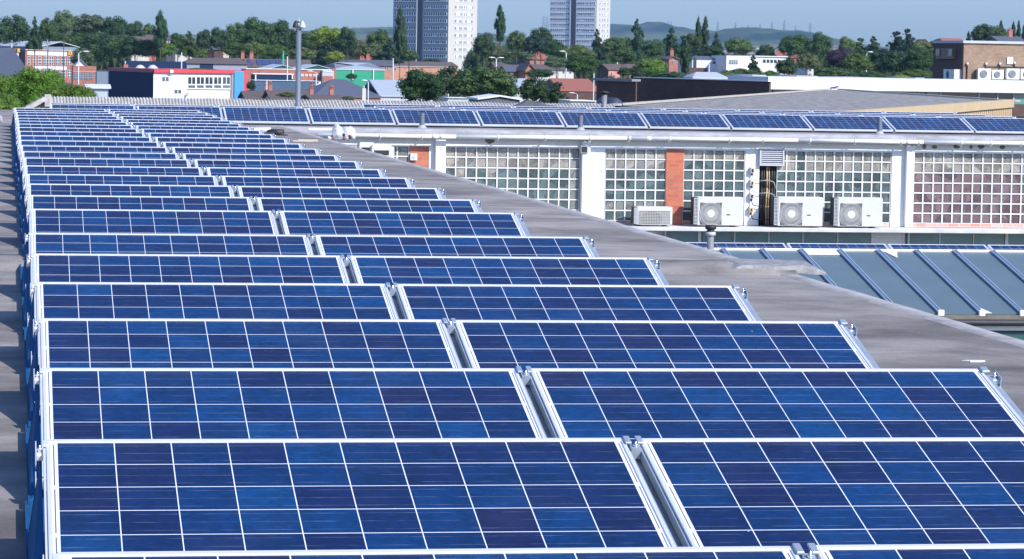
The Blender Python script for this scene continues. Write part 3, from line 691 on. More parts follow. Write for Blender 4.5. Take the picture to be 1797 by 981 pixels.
for i, (px, py) in enumerate(((1321, 299), (1320.5, 321), (1320, 344), (1319, 368))):
    c = at(px, py, WY-.1); nm = ['topmost', 'second', 'third', 'lowest'][i]
    t = thing('isolator_switch', nm+' isolator switch box on the white wall beside the black pipe recess', 'switch', (c.x, WY-.001, c.z-.07), group='isolator switches on the white wall')
    m = MB(); m.box(c.x-.045, c.x+.045, WY-.10, WY-.002, c.z-.06, c.z+.065, b=.01); m.build('switch_box', M_CREAM, t)
    m = MB(); m.box(c.x-.026, c.x+.026, WY-.104, WY-.1005, c.z-.035, c.z+.030); pl = m.build('face_plate', M_YELLOW if i % 2 else mat('red_plate', (.45, .10, .08), .5), t)
    m = MB(); m.box(c.x-.008, c.x+.008, WY-.125, WY-.1045, c.z-.030, c.z+.025, b=.002); m.build('switch_lever', M_DARK, pl)
    m = MB(); m.tube((c.x, WY-.05, c.z-.10), (c.x, WY-.05, c.z-.0605), .02, n=10); m.build('cable_gland', M_DARK, t)
    e = at(1362+i*.5, py+(28 if i < 2 else 12), WY-.1)
    m = MB(); m.path([Vector((c.x, WY-.05, c.z-.10)), Vector((c.x+.03, WY-.06, c.z-.18)), Vector((c.x+.15, WY-.07, c.z-.205)), Vector((c.x+.33, WY-.08, c.z-.19)), Vector((c.x+.44, WY-.08, c.z-.23)), Vector((e.x, WY-.06, e.z-.05))], .008, 6); m.build('cable', M_DARK if i > 1 else mat('grey_cable', (.4, .4, .4), .6), t)
# short cable stub above, outside light box on pier, small white fan box
t = thing('ventilation_box', 'small dark square vent box atop the white wall left of the orange brick', 'vent', (X(1025), WY-.15, at(1025, 269, WY).z))
c = at(1025.5, 262, WY-.15); m = MB(); m.box(c.x-.075, c.x+.075, WY-.16, WY-.002, c.z-.075, c.z+.075, b=.01); m.build('hood', M_GREYPAINT, t); m = MB(); m.box(c.x-.055, c.x+.055, WY-.168, WY-.1605, c.z-.055, c.z+.055); m.build('grille', M_DARK, t)
t = thing('extractor_fan', 'small white square extractor fan on the flaking brick patch', 'fan', (X(726), WY-.05, at(726, 282, WY).z))
c = at(726, 275.5, WY-.05); m = MB(); m.box(c.x-.068, c.x+.068, WY-.06, WY+.005, c.z-.066, c.z+.066, b=.006); m.build('housing', M_PLASTIC, t); m = MB(); m.tube((c.x, WY-.066, c.z), (c.x, WY-.0605, c.z), .042, n=20); m.build('fan_disc', M_GREYPAINT, t)
# two condensers below the roof edge, only their tops in view
for i, (pa, pb, py, lab) in enumerate(((630, 661, 252, 'white air conditioner top just behind the roof edge by the plastic bag'), (652, 692, 257, 'white air conditioner below the roof edge left of the flaking brick patch'))):
    a, b_ = at(pa, py+6, 57.6-i*.5), at(pb, py+6, 57.6-i*.5); zt_ = at(pa, py, 57.6-i*.5).z
    t = thing('air_conditioner', lab, 'air conditioner', ((a.x+b_.x)/2, a.y, zt_-.6), group='outdoor air conditioning units')
    m = MB(); m.box(a.x, b_.x, a.y, a.y+.32, zt_-.6, zt_, b=.012); m.build('casing', M_CREAM, t)
    m = MB(); m.box(a.x+.05, b_.x-.1, a.y-.004, a.y+.001, zt_-.16, zt_-.07); m.build('fan_opening', M_DARK, t)
    m = MB(); m.box(a.x+.03, b_.x-.05, a.y+.05, a.y+.25, zt_+.002, zt_+.018); m.build('top_cover', M_WHITE, t)

# short vent pipes standing on the rear roof edge
for px, yb, yt, lab in ((740.5, 221.5, 198.5, 'short grey vent pipe in front of the rear array, leftmost of the three'), (1018.5, 225.5, 202.5, 'short grey vent pipe in front of the rear array, middle of the three'), (1543.5, 230.5, 207.5, 'short grey vent pipe in front of the rear array, rightmost of the three')):
    b0, t0 = at(px, yb, 59.9), at(px, yt, 59.9)
    t = thing('vent_pipe', lab, 'pipe', (b0.x, 59.9, b0.z), group='vent pipes on the rear roof')
    m = MB(); m.tube((b0.x, 59.9, ZR-.02), (b0.x, 59.9, t0.z), .05, n=18, cap=False); m.tube((b0.x, 59.9, t0.z), (b0.x, 59.9, t0.z-.12), .043, n=18, cap=False); m.tube((b0.x, 59.9, t0.z-.121), (b0.x, 59.9, t0.z-.13), .043, n=18); m.build('pipe', M_GREYPOLE, t)
    m = MB(); m.lathe((b0.x, 59.9, ZR), [(.10, -.004), (.085, .02), (.055, .05), (.051, .06)], 18); m.build('collar', M_CONC, t)

# flue with cowl by the roof edge
fx = at(1247, 410, 44)
t = thing('flue', 'grey metal flue with dark cowl rising beside the roof edge before the ledge', 'flue', (fx.x, 44, fx.z-1.2))
m = MB(); m.tube((fx.x, 44, fx.z-1.2), (fx.x, 44, at(1247, 406, 44).z), .052, n=18); m.build('flue_pipe', M_FLUE, t)
m = MB(); m.lathe((fx.x, 44, at(1247, 414, 44).z), [(.053, 0), (.075, .01), (.075, .055), (.06, .07), (.053, .07)], 18); m.build('collar', M_GREYPAINT, t)
m = MB(); zc = at(1247, 401, 44).z; m.lathe((fx.x, 44, zc), [(0, .055), (.07, .05), (.082, .03), (.082, .0), (.055, -.02), (.05, -.03), (.07, -.035), (.07, -.05), (0, -.05)], 18); m.build('cowl', M_DARK, t)

# plastic bag with rubbish at the roof end
t = thing('plastic_bag', 'crumpled translucent plastic bag of scraps on the roof beside the far end of the array', 'bag', (at(598, 252, 52).x, 52, ZR))
def crumple(cx, cy, cz, rx, ry, rz, seed, name, mt, amp=.35, sub=4):
    bm = bmesh.new(); bmesh.ops.create_icosphere(bm, subdivisions=sub, radius=1)
    for v in bm.verts:
        n_ = v.co.copy(); k = 1+amp*noise.noise(n_*1.6+Vector((seed, 0, 0)))+amp*.6*abs(noise.noise(n_*4+Vector((0, seed, 0))))
        v.co = Vector((cx+n_.x*rx*k, cy+n_.y*ry*k, max(ZR+.001, cz+n_.z*rz*k)))
    m = MB(); bm.verts.index_update(); m.add([v.co for v in bm.verts], [[v.index for v in f.verts] for f in bm.faces]); bm.free()
    return m.build(name, mt, t)
mbag = mat('translucent_plastic', (.72, .75, .80), .35, 0, .1, 4); bb = mbag.node_tree.nodes['Principled BSDF']; bb.inputs['Alpha'].default_value = .62
YB = 51.2
zz = lambda y: at(598, y, YB).z
xb = lambda x: at(x, 235, YB).x
crumple(xb(592), YB, zz(234), .095, .12, .155, 1.3, 'bag_film', mbag, .2)
crumple(xb(612), YB+.05, zz(236), .125, .14, .135, 5.1, 'bag_film', mbag, .2)
for i in range(16):
    crumple(xb(578+i*2.6+rnd.uniform(-1, 1)), YB-.05+rnd.uniform(-.08, .05), ZR+.02+rnd.random()*.07*(1-abs(i-8)/10), .035, .035, .03, i*2.7, 'scrap', [M_WHITE, M_DARK, mat('brown_scrap', (.25, .12, .07), .8), M_GREYPAINT][i % 4], .5, 2)

# roll of insulation, boards
pA, pB = at(402, 214, 53.2), at(470, 215, 53.2)
t = thing('pipe_insulation', 'grey pipe with a torn black insulation end lying behind the far right panels', 'pipe', (pB.x, 53.2, ZR))
m = MB(); m.tube((pA.x, 53.2, ZR+.07), (at(477, 215, 53).x, 53.2, ZR+.09), .05, n=12); m.build('pipe', M_GREYPAINT, t)
m = MB(); a = at(472, 215, 53).x; m.tube((a, 53.2, ZR+.05), (a+.26, 53.1, ZR+.055), .062, .055, n=12); m.tube((a+.1, 53.1, ZR+.03), (a+.33, 53.05, ZR+.01), .03, .01, n=8); m.tube((a-.6, 53.1, ZR+.02), (a+.1, 53.1, ZR+.03), .02, .03, n=8); m.build('insulation', M_DARK, t)
a = at(510, 247, 50); t_ = MB(); t_.box(a.x, a.x+.33, 49.6, 49.7, ZR+.001, ZR+.02); t_.box(a.x+.1, a.x+.42, 49.75, 49.8, ZR+.001, ZR+.035)
tag(t_.build('timber_batten', mat('pale_timber', (.55, .46, .36), .8)), 'short pale timber battens lying right of the far panel rows', 'timber')
t_ = MB(); a = at(545, 236, 57).x; t_.box(a, a+.5, 57.4, 57.5, ZR+.001, ZR+.03); tag(t_.build('white_strip', M_WHITE), 'white plastic strip lying on the roof left of the plastic bag', 'strip')

# ------------------------------------------------------------------ glazed lower roof
lr = thing('glazed_roof_building', 'lower building with the blue-grey glazed lean-to roof beyond the roof edge', 'building', (16, 46.8, GZ))
YRD, YEV = 48.12, 44.65
zr_ = at(1500, 440.5, YRD).z
a = at(1607, 441, YRD)
zev = at(1718, 551, YEV).z
def slope(name, y0, y1, x0, x1, dz, th, mt, par=lr):
    z = lambda y: zev+(zr_-zev)*(y-YEV)/(YRD-YEV)
    m = MB(); m.hexa([(x0, y0, z(y0)+dz), (x1, y0, z(y0)+dz), (x1, y1, z(y1)+dz), (x0, y1, z(y1)+dz)], [(x0, y0, z(y0)+dz+th), (x1, y0, z(y0)+dz+th), (x1, y1, z(y1)+dz+th), (x0, y1, z(y1)+dz+th)])
    return m.build(name, mt, par)
BS = 4*(at(1674, 441, YRD).x-at(1607, 441, YRD).x)/4
xbars = [a.x+BS*(i-7) for i in range(13)]
for i, (x0_, x1_) in enumerate(zip(xbars, xbars[1:])):
    slope('roof_pane', YEV, YRD, x0_+.004, x1_-.004, -.008+.0006*(i % 2), .008, M_BLUEGLASS)
M_BARTOP = mat('bar_cap', (.50, .60, .72), .4, .3, .05, 6)
for x in xbars[1:-1]:
    bbar = slope('glazing_bar', YEV-.03, YRD-.02, x-.036, x+.034, .003, .032, M_BAR)
    slope('bar_cap', YEV-.032, YRD-.02, x+.019, x+.032, .0355, .012, M_BARTOP, bbar)
    m = MB(); zz_ = zev+.02; m.box(x-.05, x+.05, YEV-.07, YEV-.033, zz_-.05, zz_+.045, b=.01); m.build('bar_end', M_WHITE, bbar)
m = MB(); m.box(8.6, 19.5, YRD+.002, YRD+.14, zr_-.12, zr_+.030, b=.008); m.build('ridge_beam', M_WHITE, lr)
x0_ = at(1408, 445, YRD).x
slope('white_infill', YRD-.26, YRD-.01, at(1405, 445, YRD).x, at(1466, 445, YRD).x, .006, .012, M_WHITE)
# small loose white offcuts on the glazing
m = MB(); z = lambda y: zev+(zr_-zev)*(y-YEV)/(YRD-YEV)
q = [(at(1549, 442, YRD).x, YRD-.04), (at(1573, 442, YRD).x, YRD-.04), (at(1562, 450, YRD).x, YRD-.42)]
m.add([(x, y, z(y)+.006) for x, y in q]+[(x, y, z(y)+.012) for x, y in q], [(2, 1, 0), (3, 4, 5), (0, 1, 4, 3), (1, 2, 5, 4), (2, 0, 3, 5)])
tag(m.build('white_offcut', M_WHITE), 'white triangular offcut at the top of the glazed roof', 'offcut')
m = MB(); q = [(at(1722, 545, YEV).x, YEV+.25), (at(1732, 545, YEV).x, YEV+.25), (at(1741, 552, YEV).x, YEV+.02), (at(1722, 552, YEV).x, YEV+.02)]
m.add([(x, y, z(y)+.006) for x, y in q]+[(x, y, z(y)+.012) for x, y in q], [(3, 2, 1, 0), (4, 5, 6, 7), (0, 1, 5, 4), (1, 2, 6, 5), (2, 3, 7, 6), (3, 0, 4, 7)])
tag(m.build('white_offcut', M_WHITE), 'white four-sided offcut at the lower edge of the glazed roof', 'offcut')
m = MB(); m.box(8.6, 19.5, YEV-.06, YEV+.05, zev-.10, zev-.012); m.build('eaves_board', mat('dark_eaves', (.16, .14, .12), .8, 0, .3, 5), lr)
m = MB(); m.tube((8.6, YEV-.13, zev-.12), (19.5, YEV-.13, zev-.12), .05, n=12); m.build('gutter', M_DARK, lr)
m = MB(); m.box(8.6, 19.5, YEV+.01, YRD+.1, zev-1.3, zev-.3); m.box(8.6, 19.5, YEV+.08, YEV+.2, zev-.3, zev-.10); m.build('window_strip', M_TEAL, lr)
m = MB(); m.box(8.6, 19.5, YEV-.01, YRD+.12, GZ, zev-1.302); m.build('wall', M_BRICK_R, lr)
m = MB(); zl = at(1740, 573, YEV-.05).z; m.box(8.6, 19.5, YEV-.06, YEV+.005, zl-.06, zl+.04, b=.005); m.build('white_sill', M_WHITE, lr)
m = MB(); m.box(8.6, 19.5, YRD+.15, YRD+.9, GZ, zr_-.16); m.build('rear_wall', M_WHITE, lr)
# ------------------------------------------------------------------ background helpers
def V2(p): return Vector((p.x, p.y, 0))
def onplane(px, py, A, B):
    v = FW + RT*((px-CX)/FPX) - UP*((py-CY)/FPX)
    d = (V2(B)-V2(A)).normalized(); n = Vector((-d.y, d.x, 0)); t = A.dot(n)/v.dot(n); p = v*t
    return (V2(p)-V2(A)).dot(d), p.z
def frame_of(A, B):
    d = (V2(B)-V2(A)).normalized(); return d, Vector((-d.y, d.x, 0)), (V2(B)-V2(A)).length
def fbox(par, name, mt, A, B, u0, u1, d0, d1, z0, z1):
    """box in a facade's frame: u along the facade, d depth behind it"""
    d, n, L = frame_of(A, B); P = lambda u, k, z: tuple(V2(A)+d*u+n*k+Vector((0, 0, z)))
    m = MB(); m.hexa([P(u0, d0, z0), P(u1, d0, z0), P(u1, d1, z0), P(u0, d1, z0)], [P(u0, d0, z1), P(u1, d0, z1), P(u1, d1, z1), P(u0, d1, z1)])
    return m.build(name, mt, par)
def pxbox(par, name, mt, A, B, rect, d0=-.06, d1=.02):
    u0, z1 = onplane(rect[0], rect[1], A, B); u1, z0 = onplane(rect[2], rect[3], A, B)
    return fbox(par, name, mt, A, B, u0, u1, d0, d1, z0, z1), (u0, u1, z0, z1)
def window(par, A, B, rect, nx=1, nz=1, fm=None, gm=None, fw=.12, d0=-.05):
    o, (u0, u1, z0, z1) = pxbox(par, 'window', fm or M_WHITE, A, B, rect, d0, .02)
    d, n, L = frame_of(A, B); m = MB(); fw = min(fw, (u1-u0)/nx*.22, (z1-z0)/nz*.25)
    P = lambda u, k, z: tuple(V2(A)+d*u+n*k+Vector((0, 0, z)))
    for i in range(nx):
        for j in range(nz):
            a = u0+(u1-u0)*i/nx+fw*.5; b_ = u0+(u1-u0)*(i+1)/nx-fw*.5; c = z0+(z1-z0)*j/nz+fw*.5; e = z0+(z1-z0)*(j+1)/nz-fw*.5
            m.hexa([P(a, d0-.03, c), P(b_, d0-.03, c), P(b_, d0+.02, c), P(a, d0+.02, c)], [P(a, d0-.03, e), P(b_, d0-.03, e), P(b_, d0+.02, e), P(a, d0+.02, e)])
    m.build('panes', gm or M_GLASS_M, o); return o
def roof(par, mt, A, B, depth, ze, zr, axis='par', over=.35, th=.18, hip=0, name='roof'):
    d, n, L = frame_of(A, B); P = lambda u, k, z: tuple(V2(A)+d*u+n*k+Vector((0, 0, z)))
    m = MB()
    if axis == 'par':
        h = hip
        e = [(-over, -over), (L+over, -over), (L+over, depth+over), (-over, depth+over)]
        r_ = [(-over+h, depth/2), (L+over-h, depth/2)]
    else:
        h = hip
        e = [(-over, -over), (L+over, -over), (L+over, depth+over), (-over, depth+over)]
        r_ = [(L/2, -over+h), (L/2, depth+over-h)]
    vs_ = [P(u, k, ze) for u, k in e]+[P(u, k, zr) for u, k in r_]+[P(u, k, ze-th) for u, k in e]+[P(u, k, zr-th) for u, k in r_]
    if axis == 'par': f = [(0, 1, 5, 4), (2, 3, 4, 5), (1, 2, 5), (3, 0, 4)]; ends = [(1, 2, 5), (3, 0, 4)]
    else: f = [(1, 2, 5, 4), (3, 0, 4, 5), (0, 1, 4), (2, 3, 5)]; ends = [(0, 1, 4), (2, 3, 5)]
    if not hip:
        f = f[:2]; rim = []
        for (a, b_, c) in ends: rim += [(a, c, c+6, a+6), (c, b_, b_+6, c+6)]
    else: rim = []
    rim += [(0, 1, 7, 6), (1, 2, 8, 7), (2, 3, 9, 8), (3, 0, 6, 9)] if hip else ([(0, 1, 7, 6), (2, 3, 9, 8)] if axis == 'par' else [(1, 2, 8, 7), (3, 0, 6, 9)])
    f2 = [tuple(i+6 for i in q)[::-1] for q in f]
    m.add(vs_, f+rim+f2); return m.build(name, mt, par)
def gable_wall(par, mt, A, B, depth, ze, zr, axis='par', name='gable'):
    d, n, L = frame_of(A, B); P = lambda u, k, z: tuple(V2(A)+d*u+n*k+Vector((0, 0, z))); m = MB(); t = .25
    if axis == 'par':
        for u in (.01, L-t-.01):
            m.add([P(u+q, k, z) for q in (0, t) for k, z in ((0, ze-.001), (depth, ze-.001), (depth/2, zr-.2))], [(0, 1, 2), (5, 4, 3), (0, 3, 4, 1), (1, 4, 5, 2), (2, 5, 3, 0)])
    else:
        for k in (.01, depth-t-.01):
            m.add([P(u, k+q, z) for q in (0, t) for u, z in ((0, ze-.001), (L, ze-.001), (L/2, zr-.2))], [(2, 1, 0), (3, 4, 5), (1, 4, 3, 0), (2, 5, 4, 1), (0, 3, 5, 2)])
    return m.build(name, mt, par)
def corner_back(A, B, depth):
    d, n, L = frame_of(A, B); p = V2(A)+n*depth; p.z = A.z; return p
def building(label, cat, pa, pb, depth, wall, name='building', Ya=None, Yb=None, z0=None, ztop=None, group=None):
    """pa, pb: photograph pixels of the facade's two top corners, Ya, Yb their depths"""
    A, B = at(*pa, Ya), at(*pb, Yb or Ya)
    zt_ = A.z if ztop is None else ztop
    d, n, L = frame_of(A, B)
    c = V2(A)+d*L/2+n*depth/2
    t = thing(name, label, cat, (c.x, c.y, GZ), group=group)
    fbox(t, 'wall', wall, A, B, 0, L, 0, depth, GZ if z0 is None else z0, zt_)
    return t, A, B, zt_, L

# ------------------------------------------------------------------ corrugated roof just beyond the rear array
cr = thing('corrugated_roof_building', 'shed with a weathered corrugated cement roof running behind the rear solar array', 'building', (9, 96, GZ))
Rr, Rl = at(1075, 182.5, 97), at(84, 169, 100)
M_ASB.node_tree.nodes['Noise Texture'].inputs['Scale'].default_value = 3
pitchx = .10; nseg = 6
m = MB(); vv = []; L = Rr.x-Rl.x; nc_ = int(L/pitchx); NXc = nc_*nseg
for (k, (dy, dz)) in enumerate([(0, 0), (-1.9, -.42), (-1.9, -.47), (-7.5, -1.95)]):
    for i in range(NXc+1):
        u = i/NXc; sag = .05*noise.noise(Vector((u*9, 1, 2)))+.03*noise.noise(Vector((u*40, k, 2)))
        vv.append((Rl.x+L*u, Rl.y+(Rr.y-Rl.y)*u+dy, Rl.z+(Rr.z-Rl.z)*u+dz+.017*math.cos(2*PI*i/nseg)+sag*.35))
fs = []
for k in range(3): fs += [(k*(NXc+1)+i, k*(NXc+1)+i+1, (k+1)*(NXc+1)+i+1, (k+1)*(NXc+1)+i) for i in range(NXc)]
m.add(vv, fs, smooth=False); m.build('roof_slope', M_ASB, cr)
m = MB(); vv2 = []
for (dy, dz) in ((0, 0), (7.5, -1.95)):
    for i in range(0, NXc+1): u = i/NXc; vv2.append((Rl.x+L*u, Rl.y+(Rr.y-Rl.y)*u+dy, Rl.z+(Rr.z-Rl.z)*u+dz-.002+.017*math.cos(2*PI*i/nseg)))
m.add(vv2, [(NXc+1+i, NXc+1+i+1, i+1, i) for i in range(NXc)]); m.build('rear_slope', M_ASB, cr)
m = MB(); m.box(Rl.x+.1, Rr.x-.1, 90, 103, GZ, Rr.z-2.1); m.build('wall', M_STONE, cr)
gw = thing('gable_wall', 'stained rendered gable wall with pale coping at the left end of the corrugated roof', 'wall', (at(60, 180, 98).x, 98, GZ))
P0, P1, P2 = at(22, 199, 96), at(79, 167.5, 96), at(87, 168, 96)
m = MB(); ring = [(P0.x, P0.z), (P1.x, P1.z-.12), (P2.x, P2.z-.12), (P2.x, GZ), (P0.x, GZ)]
m.add([(x, y, z) for y in (96, 96.35) for x, z in ring], [(4, 3, 2, 1, 0), (5, 6, 7, 8, 9)]+[(i, (i+1) % 5, 5+(i+1) % 5, 5+i) for i in range(5)]); m.build('wall_face', M_STONE, gw)
m = MB(); N_ = 14; vv = []
for i in range(N_+1):
    t = i/N_; x = P0.x+(P1.x-P0.x)*t; z_ = P0.z+(P1.z-P0.z)*t-.10+.03*noise.noise(Vector((i*.9, 0, 0)))
    vv += [(x, 95.8, z_-.08), (x, 95.8, z_+.07), (x, 96.5, z_+.10), (x, 96.5, z_-.05)]
m.add(vv, [(4*i+j, 4*i+(j+1) % 4, 4*i+4+(j+1) % 4, 4*i+4+j) for i in range(N_) for j in range(4)]+[(3, 2, 1, 0), (4*N_, 4*N_+1, 4*N_+2, 4*N_+3)])
m.box(P1.x-.02, P2.x+.05, 95.8, 96.5, P1.z-.35, P1.z+.03, b=.02); m.build('coping', mat('pale_mortar2', (.48, .45, .42), .9, 0, .3, 6), gw)
# dark torn lump on the ridge
m = MB(); p = at(945, 184, 95); pts = [(at(q[0], q[1], 95).x, at(q[0], q[1], 95).z) for q in ((905, 186), (918, 181), (928, 175), (934, 177), (962, 184), (985, 187), (980, 193), (905, 193))]
n = len(pts); m.add([(x, y, z) for y in (95, 95.6) for x, z in pts], [tuple(range(n)), tuple(range(n, 2*n))[::-1]]+[(i, n+i, n+(i+1) % n, (i+1) % n) for i in range(n)])
tag(m.build('slate_ridge', mat('dark_slate', (.09, .095, .11), .8, 0, .3, 4)), 'dark sagging slate patch on the ridge of the corrugated roof', 'roof patch')

# ------------------------------------------------------------------ pole with loudspeakers behind the array
b0, t0 = at(522.7, 186, 66.6), at(523.6, 46, 66.6)
pl = thing('lamp_post', 'tall grey steel post topped by two shaded lamps behind the solar array', 'lamp post', (b0.x, 66.6, GZ))
m = MB(); m.tube((b0.x, 66.6, GZ), (b0.x, 66.6, t0.z), .070, .056, 20); m.build('post', M_GREYPOLE, pl)
m = MB(); m.lathe((b0.x, 66.6, t0.z), [(.060, -.06), (.060, .02), (.045, .06), (.02, .10), (.010, .16), (0, .20)], 16); m.build('cap', M_GREYPAINT, pl)
for sx in (-1, 1):
    cx = b0.x+sx*.055; m = MB()
    m.lathe((cx+sx*.015, 66.55, t0.z+.02), [(.010, .10), (.03, .08), (.055, .03), (.070, -.03), (.075, -.05), (.068, -.05), (.05, .0), (0, .05)], 18); sh = m.build('lamp_shade', M_DARK if sx < 0 else M_GREYPAINT, pl)
    m = MB(); m.lathe((cx+sx*.03, 66.55, t0.z-.03), [(0, .06), (.035, .05), (.045, .01), (.03, -.03), (0, -.04)], 12); m.build('lamp_glass', M_WHITE, sh)
m = MB(); m.tube((b0.x-.10, 66.55, t0.z+.10), (b0.x+.10, 66.55, t0.z+.10), .014, n=8); m.build('cross_arm', M_GREYPOLE, pl)

# ------------------------------------------------------------------ gravel roof, dark wall, white fascia, brick block
A_, B_, C_, D_ = at(1092, 186, 101), at(1465, 158, 168), at(1775, 178, 131), at(1480, 204, 84)
zg = -1.62
def flat(px, py, z): v = FW + RT*((px-CX)/FPX) - UP*((py-CY)/FPX); return v*(z/v.z)
A_, B_, C_ = flat(1092, 186, zg), flat(1465, 157.5, zg), flat(1775, 178.5, zg)
D_ = flat(1400, 207, zg)
gr_ = thing('gravel_roof_building', 'low building with a grey gravel flat roof and ochre fascia behind the rear solar array', 'building', tuple(V2((A_+C_)/2))[:2]+(GZ,))
m = MB(); m.prism([A_, D_, C_, B_], zg-.40, zg); m.build('gravel_roof', M_GRAVEL, gr_)
def edge_box(par, name, mt, P, Q, out, wd, z0, z1, mats=None):
    d = (V2(Q)-V2(P)).normalized(); n = Vector((d.y, -d.x, 0))
    a, b_ = V2(P)+n*out, V2(Q)+n*out; c, e = b_-n*wd, a-n*wd
    m = MB(); m.hexa([(q.x, q.y, z0) for q in (a, b_, c, e)], [(q.x, q.y, z1) for q in (a, b_, c, e)]); return m.build(name, mt, par)
M_KERB = mat('pale_roof_kerb', (.50, .46, .38), .8, 0, .15, 2)
edge_box(gr_, 'roof_kerb', M_KERB, A_, B_, -.15, .25, zg+.002, zg+.07)
edge_box(gr_, 'roof_kerb', M_KERB, B_, C_, -.15, .25, zg+.002, zg+.07)
edge_box(gr_, 'fascia', M_OCHRE, D_, C_, .12, .3, zg-.24, zg+.10)
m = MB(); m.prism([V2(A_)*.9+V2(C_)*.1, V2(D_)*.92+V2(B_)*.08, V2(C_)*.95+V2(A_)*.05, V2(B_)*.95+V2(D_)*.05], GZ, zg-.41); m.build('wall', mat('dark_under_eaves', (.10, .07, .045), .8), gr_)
d = (V2(C_)-V2(D_)); Ld = d.length; d.normalize(); n = Vector((d.y, -d.x, 0))
m = MB()
for i in range(60):
    u = Ld-.25-i*.62
    if u < 0: break
    c = V2(D_)+d*u-n*.25; e = V2(D_)+d*(u+.36)-n*.25
    m.hexa([(q.x, q.y, zg-3) for q in (c+n*.28, e+n*.28, e, c)], [(q.x, q.y, zg-.242) for q in (c+n*.28, e+n*.28, e, c)])
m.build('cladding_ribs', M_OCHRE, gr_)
p = at(1463, 154.5, B_.y-1); m = MB(); m.lathe((p.x, p.y, zg+.072), [(0, 0), (.18, .01), (.22, .06), (.1, .14), (0, .16)], 10); m.v = [(x+(.25 if z > zg+.15 else 0), y, z) for x, y, z in m.v]
tag(m.build('bird', mat('grey_feathers', (.12, .12, .12), .8)), 'small grey bird at the far corner of the gravel roof', 'bird')
# dark brown wall building
a, b_ = flat(1047, 142, -.78), flat(1116, 143, -.80)
dv = (V2(B_)-V2(A_)).normalized()
zt1 = -.86
Pa = at(1047, 143, 106); 
t, A, B, z1, L = building('dark brown brick building with a low arch, behind the left corner of the gravel roof', 'building', (1047, 142), (1116, 143), .08, M_BRICK_D, Ya=163, Yb=159.5, group=None)
pxbox(t, 'coping', mat('grey_coping', (.22, .24, .29), .6), A, B, (1046, 137, 1116, 143), -.25, .3)
# arched barrel roof in front of it
pc = at(1079, 190, 103); m = MB(); NA = 16; vv = []
for y in (103, 105):
    for i in range(NA+1): a = PI*i/NA; vv.append((pc.x-.33*math.cos(a), y, pc.z-.1+.46*math.sin(a)))
m.add(vv, [(i, i+1, NA+2+i, NA+1+i) for i in range(NA)]+[tuple(range(NA+1))[::-1]], smooth=True)
tag(m.build('barrel_roof', mat('blue_black_sheet', (.035, .05, .09), .5, .1)), 'dark blue barrel roof in front of the brown brick wall', 'roof')
m = MB(); m.box(pc.x-.9, pc.x+.9, 103.01, 116, GZ, pc.z-.102)
pz = at(1060, 190, 80)
t = thing('flue', 'grey roof flue with a wide flat cowl in front of the dark brown wall', 'flue', (pz.x, 80, at(1060, 195, 80).z-.6))
m = MB(); m.tube((pz.x, 80, pz.z-.6), (pz.x, 80, at(1060, 166, 80).z), .075, n=16); m.build('flue_pipe', M_FLUE, t)
m = MB(); zc = at(1060, 164, 80).z; m.lathe((pz.x, 80, zc), [(.05, -.03), (.05, .01), (.14, .012), (.15, .03), (.03, .07), (0, .075)], 18); m.build('cowl', M_DARK, t)
# long dark wall parallel to the gravel roof's left edge
t, A, B, z1, L = building('long windowless dark brown wall running back along the gravel roof', 'building', (1116, 137.8), (1350, 145), .1, M_BRICK_D, Ya=166, Yb=152, ztop=-1.08)
fbox(t, 'coping', M_WHITE, A, B, -.1, L+.1, -.12, .12, z1+.002, z1+.05)
# white-banded teal glass building
t, A, B, z1, L = building('long teal glass building with a broad white roof band, behind the gravel roof', 'building', (1352, 139), (1850, 148), 8, M_TEAL, Ya=180, Yb=181, ztop=-1.12)
dd, nn_, LL = frame_of(A, B)
for (ua, ub, mt) in ((0, .12, M_TEAL_L), (.12, .2, M_TEAL), (.2, .285, M_TEAL_L), (.29, .38, M_DARK), (.39, .47, M_TEAL_L)):
    pass
fbox(t, 'roof_band', M_LIMECLAD, A, B, -.3, LL, -.55, 8, -1.72, -.98)
for i, (xa, xc) in enumerate(((1356, 1388), (1391, 1462), (1570, 1608), (1625, 1648), (1650, 1714), (1717, 1747), (1750, 1776), (1778, 1850))):
    pxbox(t, 'window', [M_TEAL_L, M_TEAL_L, M_TEAL, M_TEAL_L, M_GLASS_D, M_GLASS_D, M_GLASS_D, M_TEAL_L][i], A, B, (xa, 158, xc, 184), -.12, .02)
for xa in (1389, 1466, 1610, 1649, 1716, 1749, 1777): pxbox(t, 'mullion', M_GREYPAINT, A, B, (xa-.8, 158, xa+.8, 184), -.18, .02)
pxbox(t, 'plinth', M_BRICK_D, A, B, (1776, 184, 1850, 205), -.2, .02)
# buff brick block with condensers
t, A, B, z1, L = building('tall buff brick building with a row of air conditioners on its wall, far right', 'building', (1692, 74.5), (1860, 77.5), 6.6, M_BRICK_B, Ya=194, Yb=194, ztop=1.33)
bb_ = t
# left face on its own turned-back plane, its shade put into darker brick
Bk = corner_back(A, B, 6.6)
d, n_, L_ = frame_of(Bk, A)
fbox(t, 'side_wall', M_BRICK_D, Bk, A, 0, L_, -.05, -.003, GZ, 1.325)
fbox(t, 'roof_coping', M_GREYPAINT, A, B, -.1, L, -.12, 6.7, 1.331, 1.50)
pxbox(t, 'white_base', M_WHITE, A, B, (1692, 143, 1698, 153), -.06, .02)
o, _ = pxbox(t, 'window', mat('timber_brown_panel', (.22, .12, .075), .6), Bk, A, (1649, 85, 1679, 103.5), -.25, .02)
for q in ((1650, 86, 1656.5, 98), (1672, 86, 1678.5, 98)): pxbox(o, 'pane', M_GLASS_M, Bk, A, q, -.31, -.26) if False else pxbox(t, 'side_pane', M_GLASS_M, Bk, A, q, -.31, -.26)
pxbox(t, 'white_board', M_WHITE, A, B, (1767, 100, 1777, 112.5), -.08, .02)
